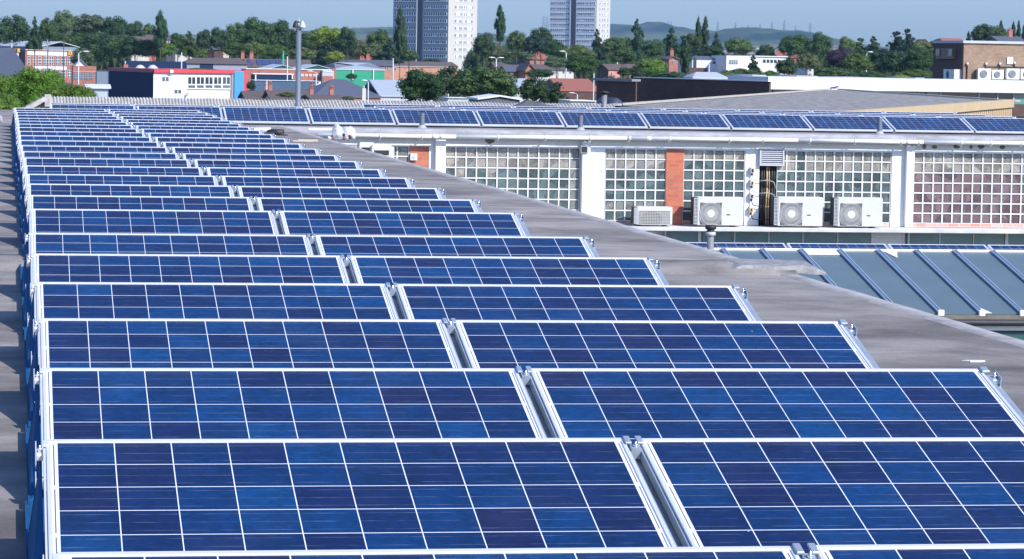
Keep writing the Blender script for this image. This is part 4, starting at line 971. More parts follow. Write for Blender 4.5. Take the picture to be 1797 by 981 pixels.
dA, nA, LA = frame_of(A, B)
for i, (xa, xc, ya, yc, lab) in enumerate(((1713, 1735, 120, 139.5, 'first'), (1738, 1757.5, 122.5, 139, 'second'), (1763, 1785, 120, 139.5, 'third'), (1788, 1812, 120.5, 139.5, 'fourth'))):
    u0, zt_ = onplane(xa, ya, A, B); u1, zb_ = onplane(xc, yc, A, B)
    c = V2(A)+dA*(u0+u1)/2-nA*.3
    k = thing('air_conditioner', lab+' white air conditioner from the left hung on the buff brick wall', 'air conditioner', (c.x, c.y, zb_), group='air conditioners on the buff brick wall')
    fbox(k, 'casing', M_WHITE, A, B, u0, u1, -.45, -.1, zb_, zt_)
    cc = V2(A)+dA*(u0+(u1-u0)*.42)-nA*.45; s = (zt_-zb_)*.36; m = MB(); p0 = Vector((cc.x, cc.y, (zt_+zb_)/2)); m.tube(p0-nA*.004, p0-nA*.03, s, n=20); m.build('fan_grille', mat('fan_grey', (.22, .23, .25), .7), k)
    m = MB()
    for kk in (1, 2, 3): m.path([p0-nA*.036+(dA*math.cos(a)+Vector((0, 0, 1))*math.sin(a))*s*.3*kk for a in [2*PI*q/14 for q in range(15)]], .012, 4)
    m.build('fan_guard', M_GREYPAINT, k)
    fbox(k, 'bracket', M_DARK, A, B, u0+.1, u0+.16, -.42, .0, zb_-.06, zb_-.002); fbox(k, 'bracket', M_DARK, A, B, u1-.16, u1-.1, -.42, .0, zb_-.06, zb_-.002)
u0, zt_ = onplane(1670, 121.5, Bk, A); u1, zb_ = onplane(1688.5, 141, Bk, A); dB, nB, LB = frame_of(Bk, A)
c = V2(Bk)+dB*(u0+u1)/2-nB*.3
k = thing('air_conditioner', 'white air conditioner alone on the shaded side wall of the buff brick building', 'air conditioner', (c.x, c.y, zb_), group='air conditioners on the buff brick wall')
fbox(k, 'casing', M_WHITE, Bk, A, u0, u1, -.55, -.05, zb_, zt_)
cc = V2(Bk)+dB*(u0+(u1-u0)*.4)-nB*.55; m = MB(); p0 = Vector((cc.x, cc.y, (zt_+zb_)/2)); m.tube(p0-nB*.004, p0-nB*.03, (zt_-zb_)*.34, n=20); m.build('fan_grille', M_DARK, k)
for i, (px, py) in enumerate(((1697, 111.5), (1730, 111.5), (1754, 111.5), (1780, 110))):
    u, z_ = onplane(px, py, A, B); c = V2(A)+dA*u
    k = thing('wall_light', ORD[i]+' small round white wall light from the left above the air conditioners', 'light', (c.x, c.y, z_-.1), group='wall lights on the buff brick wall')
    m = MB(); p0 = c-nA*.02+Vector((0, 0, z_)); m.tube(p0, p0-nA*.16, .10, .07, 12); m.build('lamp', M_CREAM, k); fbox(k, 'stem', M_DARK, A, B, u-.03, u+.03, -.08, -.003, z_-.34, z_-.11)
k = thing('wall_pipe', 'thin dark pipe running along the buff brick wall above the air conditioners', 'pipe', (A.x, A.y, onplane(1735, 117, A, B)[1]))
u0, z_ = onplane(1733, 117, A, B); u1, _ = onplane(1797, 117, A, B); fbox(k, 'pipe', M_DARK, A, B, u0, u1+1, -.08, -.01, z_-.03, z_+.03)
u0, z_ = onplane(1697, 117, A, B); fbox(k, 'drop_pipe', M_DARK, A, B, u0-.03, u0+.03, -.08, -.01, z_-.8, z_)

# ------------------------------------------------------------------ town: far left
# slate roof at the left frame edge
q = lambda px, py, Y: at(px, py, Y)
rl = [q(-70, 84, 150), q(22, 83.5, 150), q(62, 143, 138), q(-110, 168, 138)]
t = thing('slate_roofed_building', 'big plain slate-grey pitched roof cut by the left edge of the photo', 'building', (rl[0].x, 145, GZ))
bk = [Vector((rl[1].x+1.0, 162, rl[2].z)), Vector((rl[0].x-1, 162, rl[2].z))]
m = MB(); m.add([tuple(p) for p in rl]+[tuple(p) for p in bk]+[(p.x, p.y, p.z-.15) for p in rl], [(3, 2, 1, 0), (0, 1, 4, 5), (1, 2, 4), (0, 5, 3), (6, 7, 8, 9), (2, 3, 9, 8)]); m.build('roof', M_SLATE, t)
m = MB(); m.prism([(rl[3].x+.3, 138.4), (rl[2].x-.3, 138.4), (bk[0].x-.3, 161.5), (rl[3].x+.3, 161.5)], GZ, rl[3].z-.2); m.build('wall', M_BRICK_R, t)
# sign building
t, A, B, z1, L = building('two-storey red brick works with white sign bands and a yellow square sign', 'building', (44.5, 88), (129.5, 88.5), 9, M_BRICK_R, Ya=770, Yb=772)
Ak = corner_back(A, B, 9); fbox(t, 'side_wall', M_BRICK_D, Ak, A, 0, 9, -.05, -.003, GZ, z1-.01)  # left face of the works: shade put into its brick colour
pxbox(t, 'parapet', M_CREAM, A, B, (44, 86.5, 130, 89), -.3, .3)
pxbox(t, 'sign_band', M_WHITE, A, B, (48, 90, 117, 98), -.15, .02)
pxbox(t, 'sign_band', M_WHITE, A, B, (58, 116, 117, 122.5), -.15, .02)
o, _ = pxbox(t, 'yellow_sign', M_YELLOW, A, B, (120, 90, 126, 96.5), -.2, .02)
pxbox(t, 'sign_symbol', M_DARK, A, B, (122.3, 92, 123.8, 95), -.24, -.205)
m = MB(); rr = random.Random(3)
for (xa, xc, ya, yc, st) in ((50, 68, 91.5, 96.3, 2.5), (70, 78, 91.5, 96.3, 2.4), (80, 98, 91.5, 96.3, 2.6), (101, 115, 91.5, 96.3, 2.3), (63, 76, 117.5, 121, 1.9), (81, 90, 117.5, 121, 1.9), (94, 113, 117.5, 121, 2.0)):
    x = xa
    while x < xc:   # faded unreadable capitals: short upright and cross strokes
        for r0 in ((x, ya, x+.5, yc), (x, [ya, (ya+yc)/2-.3, yc-.6][rr.randrange(3)], x+1.5, None)):
            u0, zt_ = onplane(r0[0], r0[1], A, B); u1, zb_ = onplane(r0[2], r0[3] if r0[3] else r0[1]+.6, A, B)
            d, n, _ = frame_of(A, B); P = lambda u, k, z: tuple(V2(A)+d*u+n*k+Vector((0, 0, z)))
            m.hexa([P(u0, -.18, zb_), P(u1, -.18, zb_), P(u1, -.151, zb_), P(u0, -.151, zb_)], [P(u0, -.18, zt_), P(u1, -.18, zt_), P(u1, -.151, zt_), P(u0, -.151, zt_)])
        x += st
m.build('sign_lettering', M_LETTER, t)
for (xa, xc, nx) in ((48.5, 53, 1), (58, 63, 1), (67.5, 72.5, 1), (77, 85, 2), (86.5, 94, 2), (98, 105, 2), (107.5, 115, 2), (118.5, 126, 2)):
    window(t, A, B, (xa, 99, xc, 114), nx, 3, fw=.35); window(t, A, B, (xa, 123, xc, 137), nx, 3, fw=.35)
# buildings just behind it
t, A, B, z1, L = building('small red brick building with a pitched grey roof behind the sign works', 'building', (58, 86), (88, 86), 8, M_BRICK_R, Ya=800)
t, A, B, z1, L = building('long pale grey roofed shed behind the slate roof, far left', 'building', (-20, 80), (72, 84), 12, M_GREYROOF, Ya=840, Yb=820)
roof(t, M_PALEROOF, A, B, 12, z1, z1+1.4, 'par')
t = thing('hoarding', 'small yellow hoarding on white brackets beside the slate roof', 'sign', (at(29, 95, 745).x, 745, GZ)); a = at(25, 85, 745); c = at(35, 92, 745)
m = MB(); m.box(a.x, c.x, 745, 745.2, c.z, a.z); m.build('board', M_YELLOW, t); m = MB(); m.box(a.x+.5, a.x+.8, 745.25, 745.5, GZ, c.z); m.box(c.x-.6, c.x-.3, 745.25, 745.5, GZ, c.z); m.build('post', M_WHITE, t); m = MB(); cc = at(29, 88.5, 745); m.box(cc.x-.2, cc.x+.2, 744.9, 744.99, cc.z-.4, cc.z+.4); m.build('board_symbol', M_DARK, t)
t, A, B, z1, L = building('low red brick building with large grey windows right of the sign works', 'building', (128, 116), (169, 116.5), 14, M_BRICK_R, Ya=620)
pxbox(t, 'lintel_band', mat('pale_brick_band', (.55, .3, .22), .8), A, B, (128, 124.5, 169, 127), -.1, .02)
for xa in (130, 139, 148, 157): window(t, A, B, (xa, 128, xa+7.5, 140), 3, 3, gm=M_GLASS_M, fm=M_GREYPAINT, fw=.12)
t, A, B, z1, L = building('small gable-roofed white shed behind the low brick building', 'building', (131, 116), (152, 116), 10, M_PALEROOF, Ya=640)
gable_wall(t, M_WHITE, A, B, 10, z1, z1+1.45, 'perp'); roof(t, M_GREYROOF, A, B, 10, z1, z1+1.45, 'perp')
t, A, B, z1, L = building('pale blue-grey shed between the brick building and the navy gable', 'building', (170, 126), (190, 126), 8, M_GREYROOF, Ya=520)
t, A, B, z1, L = building('low white-roofed lean-to below the pale blue shed', 'building', (155, 152), (189, 152.5), 5, M_PALEROOF, Ya=330)
roof(t, M_LIMECLAD, A, B, 5, z1, z1+.25, 'par')
# white, red and navy building
t, A, B, z1, L = building('white flat-roofed building with red roof trim, navy side and a blue end panel', 'building', (269.5, 127.5), (428, 130.5), 21, M_WHITE, Ya=405, Yb=408)
Ak = corner_back(A, B, 21); dk, nk, Lk = frame_of(Ak, A); fbox(t, 'side_wall', M_NAVY, Ak, A, 0, Lk-.002, -.08, -.003, GZ, z1)
fbox(t, 'side_trim', mat('dark_red_trim', (.35, .03, .06), .5), Ak, A, -.25, Lk-.4, -.15, 3, z1+.002, z1+.50); fbox(t, 'corner_trim', M_PALEROOF, Ak, A, -.2, .25, -.12, .3, GZ, z1-.002)
pxbox(t, 'roof_trim', M_REDTRIM, A, B, (269.5, 121.5, 430, 129.5), -.35, 20.8)
pxbox(t, 'blue_panel', M_BLUEPANEL, A, B, (410, 124.5, 426, 215), -.40, .02)
pxbox(t, 'grey_strip', mat('grey_brown_strip', (.33, .27, .26), .7), A, B, (405.5, 130, 409.8, 215), -.22, .02)
pxbox(t, 'red_post', M_REDTRIM, A, B, (427, 123, 430.5, 215), -.42, .05)
for i in range(5):
    xa = 329.5+i*15.2; o = window(t, A, B, (xa, 134.5, xa+13.6, 148), 2, 1, fw=.14, gm=M_GLASS_D); window(t, A, B, (xa, 148.6, xa+13.6, 155), 1, 1, fw=.14, gm=M_GLASS_M)
window(t, A, B, (284, 134, 296.5, 143), 2, 1, gm=M_GLASS_M); window(t, A, B, (305.5, 156.5, 318.5, 164.5), 2, 1, gm=M_GLASS_M)
pxbox(t, 'sill', M_WHITE, A, B, (328, 155.5, 406, 157), -.2, .02)
pxbox(t, 'flood_light', M_WHITE, A, B, (296.5, 122.5, 302, 128), -.55, -.36)
u, z_ = onplane(329, 166, A, B); c = V2(A)+frame_of(A, B)[0]*u
sdh = thing('satellite_dish', 'small pale satellite dish on the white wall below the window strip', 'satellite dish', (c.x, c.y-.1, z_-.2)); m = MB(); p0 = Vector((c.x, c.y-.35, z_)); m.tube(p0, p0+Vector((-.08, -.10, .05)), .16, .24, 14); m.build('dish', M_GREYPAINT, sdh); m = MB(); m.tube((c.x, c.y-.02, z_-.15), (c.x, c.y-.35, z_), .02, n=6); m.build('arm', M_DARK, sdh)
for i, (px, nm) in enumerate(((246, 'left'), (268, 'right'))):
    p = at(px, 119.5, 417); t2 = thing('skylight', nm+' white domed skylight above the navy side wall', 'skylight', (p.x, 417, p.z-.3), group='domed skylights'); m = MB(); m.lathe((p.x, 417, p.z-.3), [(.85, 0), (.85, .12), (.72, .32), (.3, .70), (0, .74)], 6); m.build('dome', M_ROOFLIGHT, t2)
    m = MB(); m.lathe((p.x, 417, p.z-.3), [(.92, -.1), (.92, .05), (.86, .06)], 6); m.build('kerb', M_WHITE, t2)
p = at(221, 121, 425); t2 = thing('chimney', 'short red brick chimney with a grey pot left of the skylights', 'chimney', (p.x, 425, p.z-.5)); m = MB(); m.box(p.x-.3, p.x+.3, 425, 425.6, p.z-1, at(221, 113, 425).z); m.build('stack', M_BRICK_R, t2); m = MB(); zz2 = at(221, 113, 425).z; m.tube((p.x-.1, 425.3, zz2), (p.x-.1, 425.3, zz2+.45), .09, .07, 10); m.build('pot', M_GREYPAINT, t2)

# row of low buildings behind
t, A, B, z1, L = building('long navy windowless shed behind the domed skylights', 'building', (221, 107), (327, 108), 14, M_NAVY, Ya=560)
t, A, B, z1, L = building('grey flat-roofed workshop with a dark shutter right of the navy shed', 'building', (328, 109.5), (434, 109.5), 12, mat('grey_violet_render', (.30, .31, .38), .8), Ya=590)
pxbox(t, 'shutter', M_NAVY, A, B, (351, 109.8, 374, 122), -.1, .02); roof(t, M_TILE_BR, A, B, 12, z1, z1+.9, 'par', hip=2)
def terrace(label, x0_, x1_, ye, yr, Y, wall, rf, wins=0, hip=0, axis='par', depth=9, chim=(), group=None, wy=None, gab=True):
    t, A, B, z1, L = building(label, 'house', (x0_, ye), (x1_, ye+(x1_-x0_)*.017), depth, wall, name='house', Ya=Y, group=group)
    zr2 = at((x0_+x1_)/2, yr, Y+depth/2).z
    roof(t, rf, A, B, depth, z1, zr2, axis, hip=hip)
    if not hip and gab: gable_wall(t, wall, A, B, depth, z1, zr2, axis)
    for i in range(wins):
        wx = x0_+(x1_-x0_)*(i+.5)/wins; wd = min(7, (x1_-x0_)/wins*.3); window(t, A, B, (wx-wd/2, (wy or ye+2.5), wx+wd/2, (wy or ye+2.5)+6), 2, 1, gm=M_GLASS_M, fw=.15)
    for f in chim:
        d, n, L_ = frame_of(A, B); c = V2(A)+d*L*f+n*depth/2; m = MB(); k_ = .55 if Y < 400 else 1; m.box(c.x-.35*k_, c.x+.35*k_, c.y-.35, c.y+.35, zr2-.6, zr2+1.1*k_); m.box(c.x-.42*k_, c.x+.42*k_, c.y-.42, c.y+.42, zr2+1.101*k_, zr2+1.2*k_); ch = m.build('chimney', M_BRICK_R, t)
        m = MB(); m.tube((c.x-.15*k_, c.y, zr2+1.2*k_), (c.x-.15*k_, c.y, zr2+1.2*k_+.3), .09, n=8); m.tube((c.x+.15*k_, c.y, zr2+1.2*k_), (c.x+.15*k_, c.y, zr2+1.2*k_+.3), .09, n=8); m.build('pots', M_TILE_RED, ch)
    return t, A, B, z1
M_REND = mat('pale_render', (.62, .58, .52), .8, 0, .1, 1)
terrace('brown-roofed terrace behind the grey workshop', 350, 448, 111, 101.5, 640, M_BRICK_P, M_TILE_BR, 5, chim=(.2, .8))
t, A, B, z1 = terrace('terrace with solar panels on its dark roof left of the green gables', 433, 545, 116, 104, 600, M_BRICK_P, M_TILE_BR, 4, chim=(.1,))
for xa in (436, 452, 462, 474, 486):
    d, n, L = frame_of(A, B); u, _ = onplane(xa, 114, A, B); zr2 = at(489, 104, 604.5).z
    f = lambda k: z1+(zr2-z1)*(k+.35)/(4.85)
    P = lambda u_, k, dz: tuple(V2(A)+d*u_+n*k+Vector((0, 0, f(k)+dz))); m = MB(); m.hexa([P(u, .4, .05), P(u+1.05, .4, .05), P(u+1.05, 3.6, .05), P(u, 3.6, .05)], [P(u, .4, .12), P(u+1.05, .4, .12), P(u+1.05, 3.6, .12), P(u, 3.6, .12)]); m.build('roof_solar_panel', mat('far_panel_blue', (.05, .07, .18), .2), t)
terrace('grey-roofed terrace behind the green gables', 500, 575, 112, 104, 660, M_BRICK_P, M_SLATE, 3, chim=(.9,))
terrace('dark-roofed house row behind the green warehouse', 600, 690, 113, 105, 660, M_BRICK_P, M_SLATE, 4, chim=(.55,))
# green warehouse with two gables
t, A, B, z1, L = building('green metal-clad warehouse with a pale roof', 'warehouse', (590, 120.5), (675, 122), 26, M_GREENCLAD, Ya=500, Yb=500)
roof(t, M_PALEROOF, A, B, 26, z1, z1+1.0, 'par', over=.1, hip=7)
for px in (619, 655): pxbox(t, 'downpipe', M_WHITE, A, B, (px-.6, 121, px+.6, 140), -.2, .02)
for i, (xa, xc, xm) in enumerate(((467, 525, 'left'), (526, 588, 'right'))):
    t, A, B, z1, L = building('dark green gable end with a pale sheet roof, '+xm+' of the pair', 'warehouse', (xa, 121.5), (xc, 121.5), 20, M_DKGREEN, Ya=495)
    zr2 = at((xa+xc)/2, 113.5, 495).z; gable_wall(t, M_DKGREEN, A, B, 20, z1, zr2, 'perp'); roof(t, M_PALEROOF, A, B, 20, z1, zr2, 'perp', over=.12, th=.1)
t, A, B, z1, L = building('long red and orange brick workshop in front of the dark green gables', 'building', (432, 121.5), (568, 122.5), 10, M_BRICK_O, Ya=470)
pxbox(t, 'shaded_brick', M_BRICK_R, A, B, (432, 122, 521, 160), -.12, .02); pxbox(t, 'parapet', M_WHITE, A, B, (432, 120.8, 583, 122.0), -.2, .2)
for xa in (528, 535, 542, 549, 556): window(t, A, B, (xa, 130, xa+5, 134.5), 1, 1, gm=M_GREYPAINT, fm=M_WHITE, fw=.05)
t, A, B, z1, L = building('grey shutter-fronted unit beside the orange brick workshop', 'building', (566, 124), (586, 124.5), 8, M_GREYPAINT, Ya=468); pxbox(t, 'sign_board', M_WHITE, A, B, (567, 124, 583, 126), -.1, .02); pxbox(t, 'red_base', M_BRICK_R, A, B, (567, 133, 584, 150), -.1, .02)
t, A, B, z1, L = building('narrow dark red brick pier building left of the green warehouse', 'building', (584.5, 120), (590, 120), 5, M_BRICK_R, Ya=478)
t, A, B, z1, L = building('navy canopy with a white edge frame in front of the red brick workshop', 'canopy', (446, 131), (515, 132), 6, M_NAVY, Ya=450, name='canopy'); pxbox(t, 'edge_frame', M_WHITE, A, B, (444, 128.5, 516, 131), -.15, 6); pxbox(t, 'end_post', M_WHITE, A, B, (447.5, 131, 449.5, 142), -.15, .02); pxbox(t, 'end_post', M_WHITE, A, B, (512, 131, 514, 139), -.15, .02)
t, A, B, z1, L = building('blue-grey shed with a thin white roof edge below the navy canopy', 'shed', (447, 142.5), (543, 143.5), 8, mat('blue_grey_cladding', (.06, .11, .18), .6), Ya=410, name='shed'); pxbox(t, 'roof_edge', M_WHITE, A, B, (447, 141, 563, 142.6), -.1, 8)
t, A, B, z1, L = building('white end wall of the blue-grey shed', 'building', (543, 143), (563, 143.5), 8, M_WHITE, Ya=411); window(t, A, B, (546, 149, 552, 153), 2, 1)
t, A, B, z1 = terrace('brown tiled house roof below the blue-grey shed, right of the red post', 434, 475, 172, 160, 330, M_BRICK_R, M_TILE_BR, 0, chim=(.95,))
t, A, B, z1 = terrace('brown tiled house roof with a cream gable left of the tall post', 478, 548, 172, 158, 320, M_CREAM, M_TILE_BR, 0, chim=(.03,))
t, A, B, z1 = terrace('red brick chimneyed cottage below the grey hipped roofs', 549, 600, 172.5, 166, 300, M_BRICK_R, M_TILE_BR, 0, chim=(.1, .8))
# grey warehouses
t, A, B, z1, L = building('grey hipped-roof warehouse left of the pale roof one', 'warehouse', (553, 168), (668, 169), 22, M_BRICK_P, Ya=372)
roof(t, M_SLATE, A, B, 22, z1, at(600, 139, 383).z, 'par', hip=3.4, over=.2)
t, A, B, z1, L = building('pale sheet-roofed warehouse behind the big dark tree', 'warehouse', (668, 167), (760, 168), 22, M_GREYPAINT, Ya=380)
roof(t, M_PALEROOF, A, B, 22, z1, at(700, 140.5, 391).z, 'par', hip=0, over=.2)
p = at(639, 162, 340); t = thing('chimney', 'cream chimney stack in front of the grey hipped roof', 'chimney', (p.x, 340, GZ)); m = MB(); m.box(p.x-.2, p.x+.2, 340, 340.5, GZ, at(639, 155, 340).z); m.build('stack', M_REND, t); m = MB(); m.tube((p.x, 340.25, at(639, 155, 340).z), (p.x, 340.25, at(639, 151, 340).z), .08, n=8); m.build('pot', M_GREYPAINT, t)
# long brick flats
t, A, B, z1, L = building('long brick block with brown roof and white eaves board in front of the grey tower', 'flats', (690, 116.5), (803, 118), 10, M_BRICK_P, Ya=760, Yb=763)
roof(t, M_TILE_BR, A, B, 10, z1+.25, z1+1.3, 'par', over=.2); gable_wall(t, M_BRICK_D, A, B, 10, z1, z1+1.3, 'par'); pxbox(t, 'eaves_board', M_WHITE, A, B, (690, 116, 800, 118.3), -.3, .02)
Ak = corner_back(A, B, 10); fbox(t, 'side_wall', M_BRICK_D, Ak, A, 0, 10, -.05, -.003, GZ, z1-.1)  # darker brick than the front, shade painted into this end wall
for xa in (691.5, 729, 771, 788): window(t, A, B, (xa, 118.5, xa+4, 124), 1, 1, gm=M_GLASS_M)
# slabs right behind the corrugated roof
t, A, B, z1, L = building('flat white-roofed cabin behind the corrugated roof, left one', 'cabin', (786, 172.5), (822, 173), 3, M_GREYPAINT, Ya=190, name='cabin'); pxbox(t, 'roof_slab', M_WHITE, A, B, (786, 171.2, 822, 172.5), -.1, 3)
t, A, B, z1, L = building('dark-sided cabin with a bright white shallow roof behind the corrugated roof', 'cabin', (842, 172), (912, 173.5), 4, M_SLATE, Ya=180, name='cabin'); roof(t, M_LIMECLAD, A, B, 4, z1, z1+.2, 'perp', th=.10, over=.15)
t, A, B, z1, L = building('low white kerbed roof left of the dark brown building', 'roof', (1000, 178), (1046, 178), 3, M_REND, Ya=140, name='low_roof'); pxbox(t, 'roof_slab', M_WHITE, A, B, (1000, 176, 1046, 178), -.1, 3)
t, A, B, z1, L = building('pale grey wide roof behind the pair of dark trees', 'warehouse', (893, 158), (985, 158.5), 20, M_GREYPAINT, Ya=330); roof(t, M_PALEROOF, A, B, 20, z1, at(930, 137.5, 340).z, 'par', over=.1)
t, A, B, z1, L = building('shed with a dusty red pitched roof left of the dark brown building', 'shed', (985, 157), (1052, 157.5), 14, M_BRICK_D, Ya=325, name='shed'); roof(t, M_TILE_RED, A, B, 14, z1, at(1018, 138, 332).z, 'par', over=.1); gable_wall(t, M_BRICK_D, A, B, 14, z1, at(1018, 138, 332).z)
# houses in the middle
t, A, B, z1 = terrace('small house with solar panels on its roof beside an orange gable', 890, 922, 124, 115.5, 560, M_BRICK_R, M_SLATE, 2)
t, A, B, z1, L = building('orange brick gable end right of the house with roof panels', 'house', (922, 124), (938, 124), 10, M_BRICK_O, Ya=552, name='house'); roof(t, M_TILE_BR, A, B, 10, z1, z1+1.3, 'perp'); gable_wall(t, M_BRICK_O, A, B, 10, z1, z1+1.3, 'perp')
terrace('brown-roofed house row with cream walls between trees', 936, 1007, 120.5, 113.5, 600, M_REND, M_TILE_BR, 6)
terrace('long brown roof behind the house with roof panels', 870, 930, 117, 109.5, 640, M_BRICK_R, M_TILE_BR, 3)
terrace('dusty red hipped roof house among the trees below the right tower', 930, 967, 103, 90, 760, M_BRICK_R, M_TILE_RED, 2, hip=3)
t, A, B, z1, L = building('red brick house with a brown tiled roof left of the bright green tree', 'house', (1068, 121), (1124, 122), 5.4, brick_mat('salmon_brick', (.62, .26, .19), (.55, .22, .16), (.5, .3, .25)), Ya=520, Yb=521, name='house'); roof(t, M_TILE_BR, A, B, 5.4, z1, at(1090, 112.5, 523).z, 'par', over=.25)
Ak = corner_back(A, B, 5.4); fbox(t, 'side_wall', M_BRICK_D, Ak, A, 0, 5.4, -.05, -.003, GZ, z1); gable_wall(t, M_BRICK_D, A, B, 5.4, z1, z1+.85, 'par')  # side brick and gable darkened in colour to give their shade
for r_ in ((1112, 127, 1117, 132), (1072, 126, 1074.5, 136)): window(t, A, B, r_, 1, 1)
terrace('tall narrow red brick house with a chimney among dark trees', 1174, 1190, 103, 98, 620, M_BRICK_R, M_TILE_BR, 1, chim=(.8,), axis='perp')
terrace('pale-walled house with a reddish roof among the left trees', 231, 262, 72, 64, 705, M_REND, M_TILE_BR, 3)
terrace('brown-roofed house beside the tall oval tree', 258, 274, 68, 61, 708, M_BRICK_R, M_TILE_BR, 1)
terrace('pinkish house right of the tall oval tree', 292, 308, 68, 63, 708, M_REND, M_TILE_BR, 2)
terrace('pale houses with a dark roof above the navy shed', 308, 345, 92, 85, 700, M_REND, M_SLATE, 3)
terrace('dark red side wall house among trees above the grey workshop', 376, 392, 86, 81, 700, M_BRICK_D, M_SLATE, 0)
terrace('white-walled house right of the dark red one', 392, 402, 86, 81, 705, M_REND, M_SLATE, 1)
terrace('small house with orange brick between grey-green trees left of the tower', 632, 652, 78, 70, 780, M_BRICK_O, M_TILE_BR, 1)
terrace('red-roofed house behind trees right of the white modern buildings', 1366, 1405, 100, 90, 760, M_BRICK_R, M_TILE_RED, 0)
terrace('faint red-roofed house left of the purple tree', 1440, 1460, 98, 91, 900, M_BRICK_R, M_TILE_RED, 0)
terrace('red tiled roof left of the dark round tree by the brick block', 1592, 1605, 97, 90, 900, M_BRICK_R, M_TILE_RED, 0)
terrace('red house gable just left of the buff brick building', 1617, 1632, 80, 69, 900, M_BRICK_R, M_TILE_RED, 0, axis='perp')
terrace('roof behind the buff brick building, right of the poplars', 1757, 1800, 74, 64, 500, M_BRICK_R, M_SLATE, 0, chim=(.7,))
terrace('low red roofs on the hill behind the buff brick building', 1655, 1690, 72, 67, 1300, M_REND, M_TILE_RED, 0)
terrace('cream cottage half hidden behind shrubs right of the white modern buildings', 1417, 1428, 116, 113, 520, M_CREAM, M_SLATE, 1)
# white modern buildings
t, A, B, z1, L = building('white building with sloping roofline and a dark end strip', 'building', (1215, 98.5), (1276, 101.5), 14, M_LIMECLAD, Ya=640, Yb=640, ztop=at(1246, 104, 640).z)
roof(t, M_SLATE, A, B, 14, z1, at(1240, 98.5, 647).z, 'par', hip=2.5, over=.05); pxbox(t, 'dark_strip', M_GLASS_D, A, B, (1217, 101, 1222, 119), -.1, .02); pxbox(t, 'base', M_BRICK_D, A, B, (1208, 118.5, 1240, 140), -.3, .1); window(t, A, B, (1250, 107, 1261, 112.5), 2, 1, gm=M_GLASS_D)
t, A, B, z1, L = building('bright white flat-roofed building with square gridded window', 'building', (1275, 97.5), (1316, 98.5), 14, M_WHITE, Ya=630); window(t, A, B, (1279, 105, 1295, 113), 4, 3, gm=M_GLASS_M, fw=.25)
t, A, B, z1, L = building('white flat-roofed building with a long dark window band', 'building', (1316, 98.5), (1380, 99.5), 14, M_LIMECLAD, Ya=640); window(t, A, B, (1338, 103.5, 1370, 111.5), 5, 1, gm=M_GLASS_D, fw=.25); pxbox(t, 'roof_edge', M_WHITE, A, B, (1316, 97.6, 1382, 100), -.4, 14)
t, A, B, z1, L = building('pale sheet roof shed below the white modern buildings', 'shed', (1217, 135), (1277, 135.5), 4, M_GREYPAINT, Ya=300, name='shed'); roof(t, M_PALEROOF, A, B, 4, z1, z1+.5, 'par', hip=.8, over=.1)
for (xa, xc, ya, lab, mt) in ((1480, 1545, 137, 'thin white flat roof behind the long white roof band', M_WHITE), (1548, 1566, 138.5, 'low red roof strip behind the white roof band', M_TILE_RED), (1608, 1620, 138, 'short red roof piece left of the buff brick building', M_TILE_RED), (1400, 1432, 134.5, 'low grey plant boxes behind the white roof band', M_GREYPAINT), (1322, 1342, 133, 'small dark roof structure behind the dark wall', M_SLATE)):
    t, A, B, z1, L = building(lab, 'roof', (xa, ya), (xc, ya+.6), 8, mt, Ya=240, name='low_roof'); fbox(t, 'roof_slab', M_GREYPAINT, A, B, -.1, L+.1, -.1, 8.1, z1+.002, z1+.08)

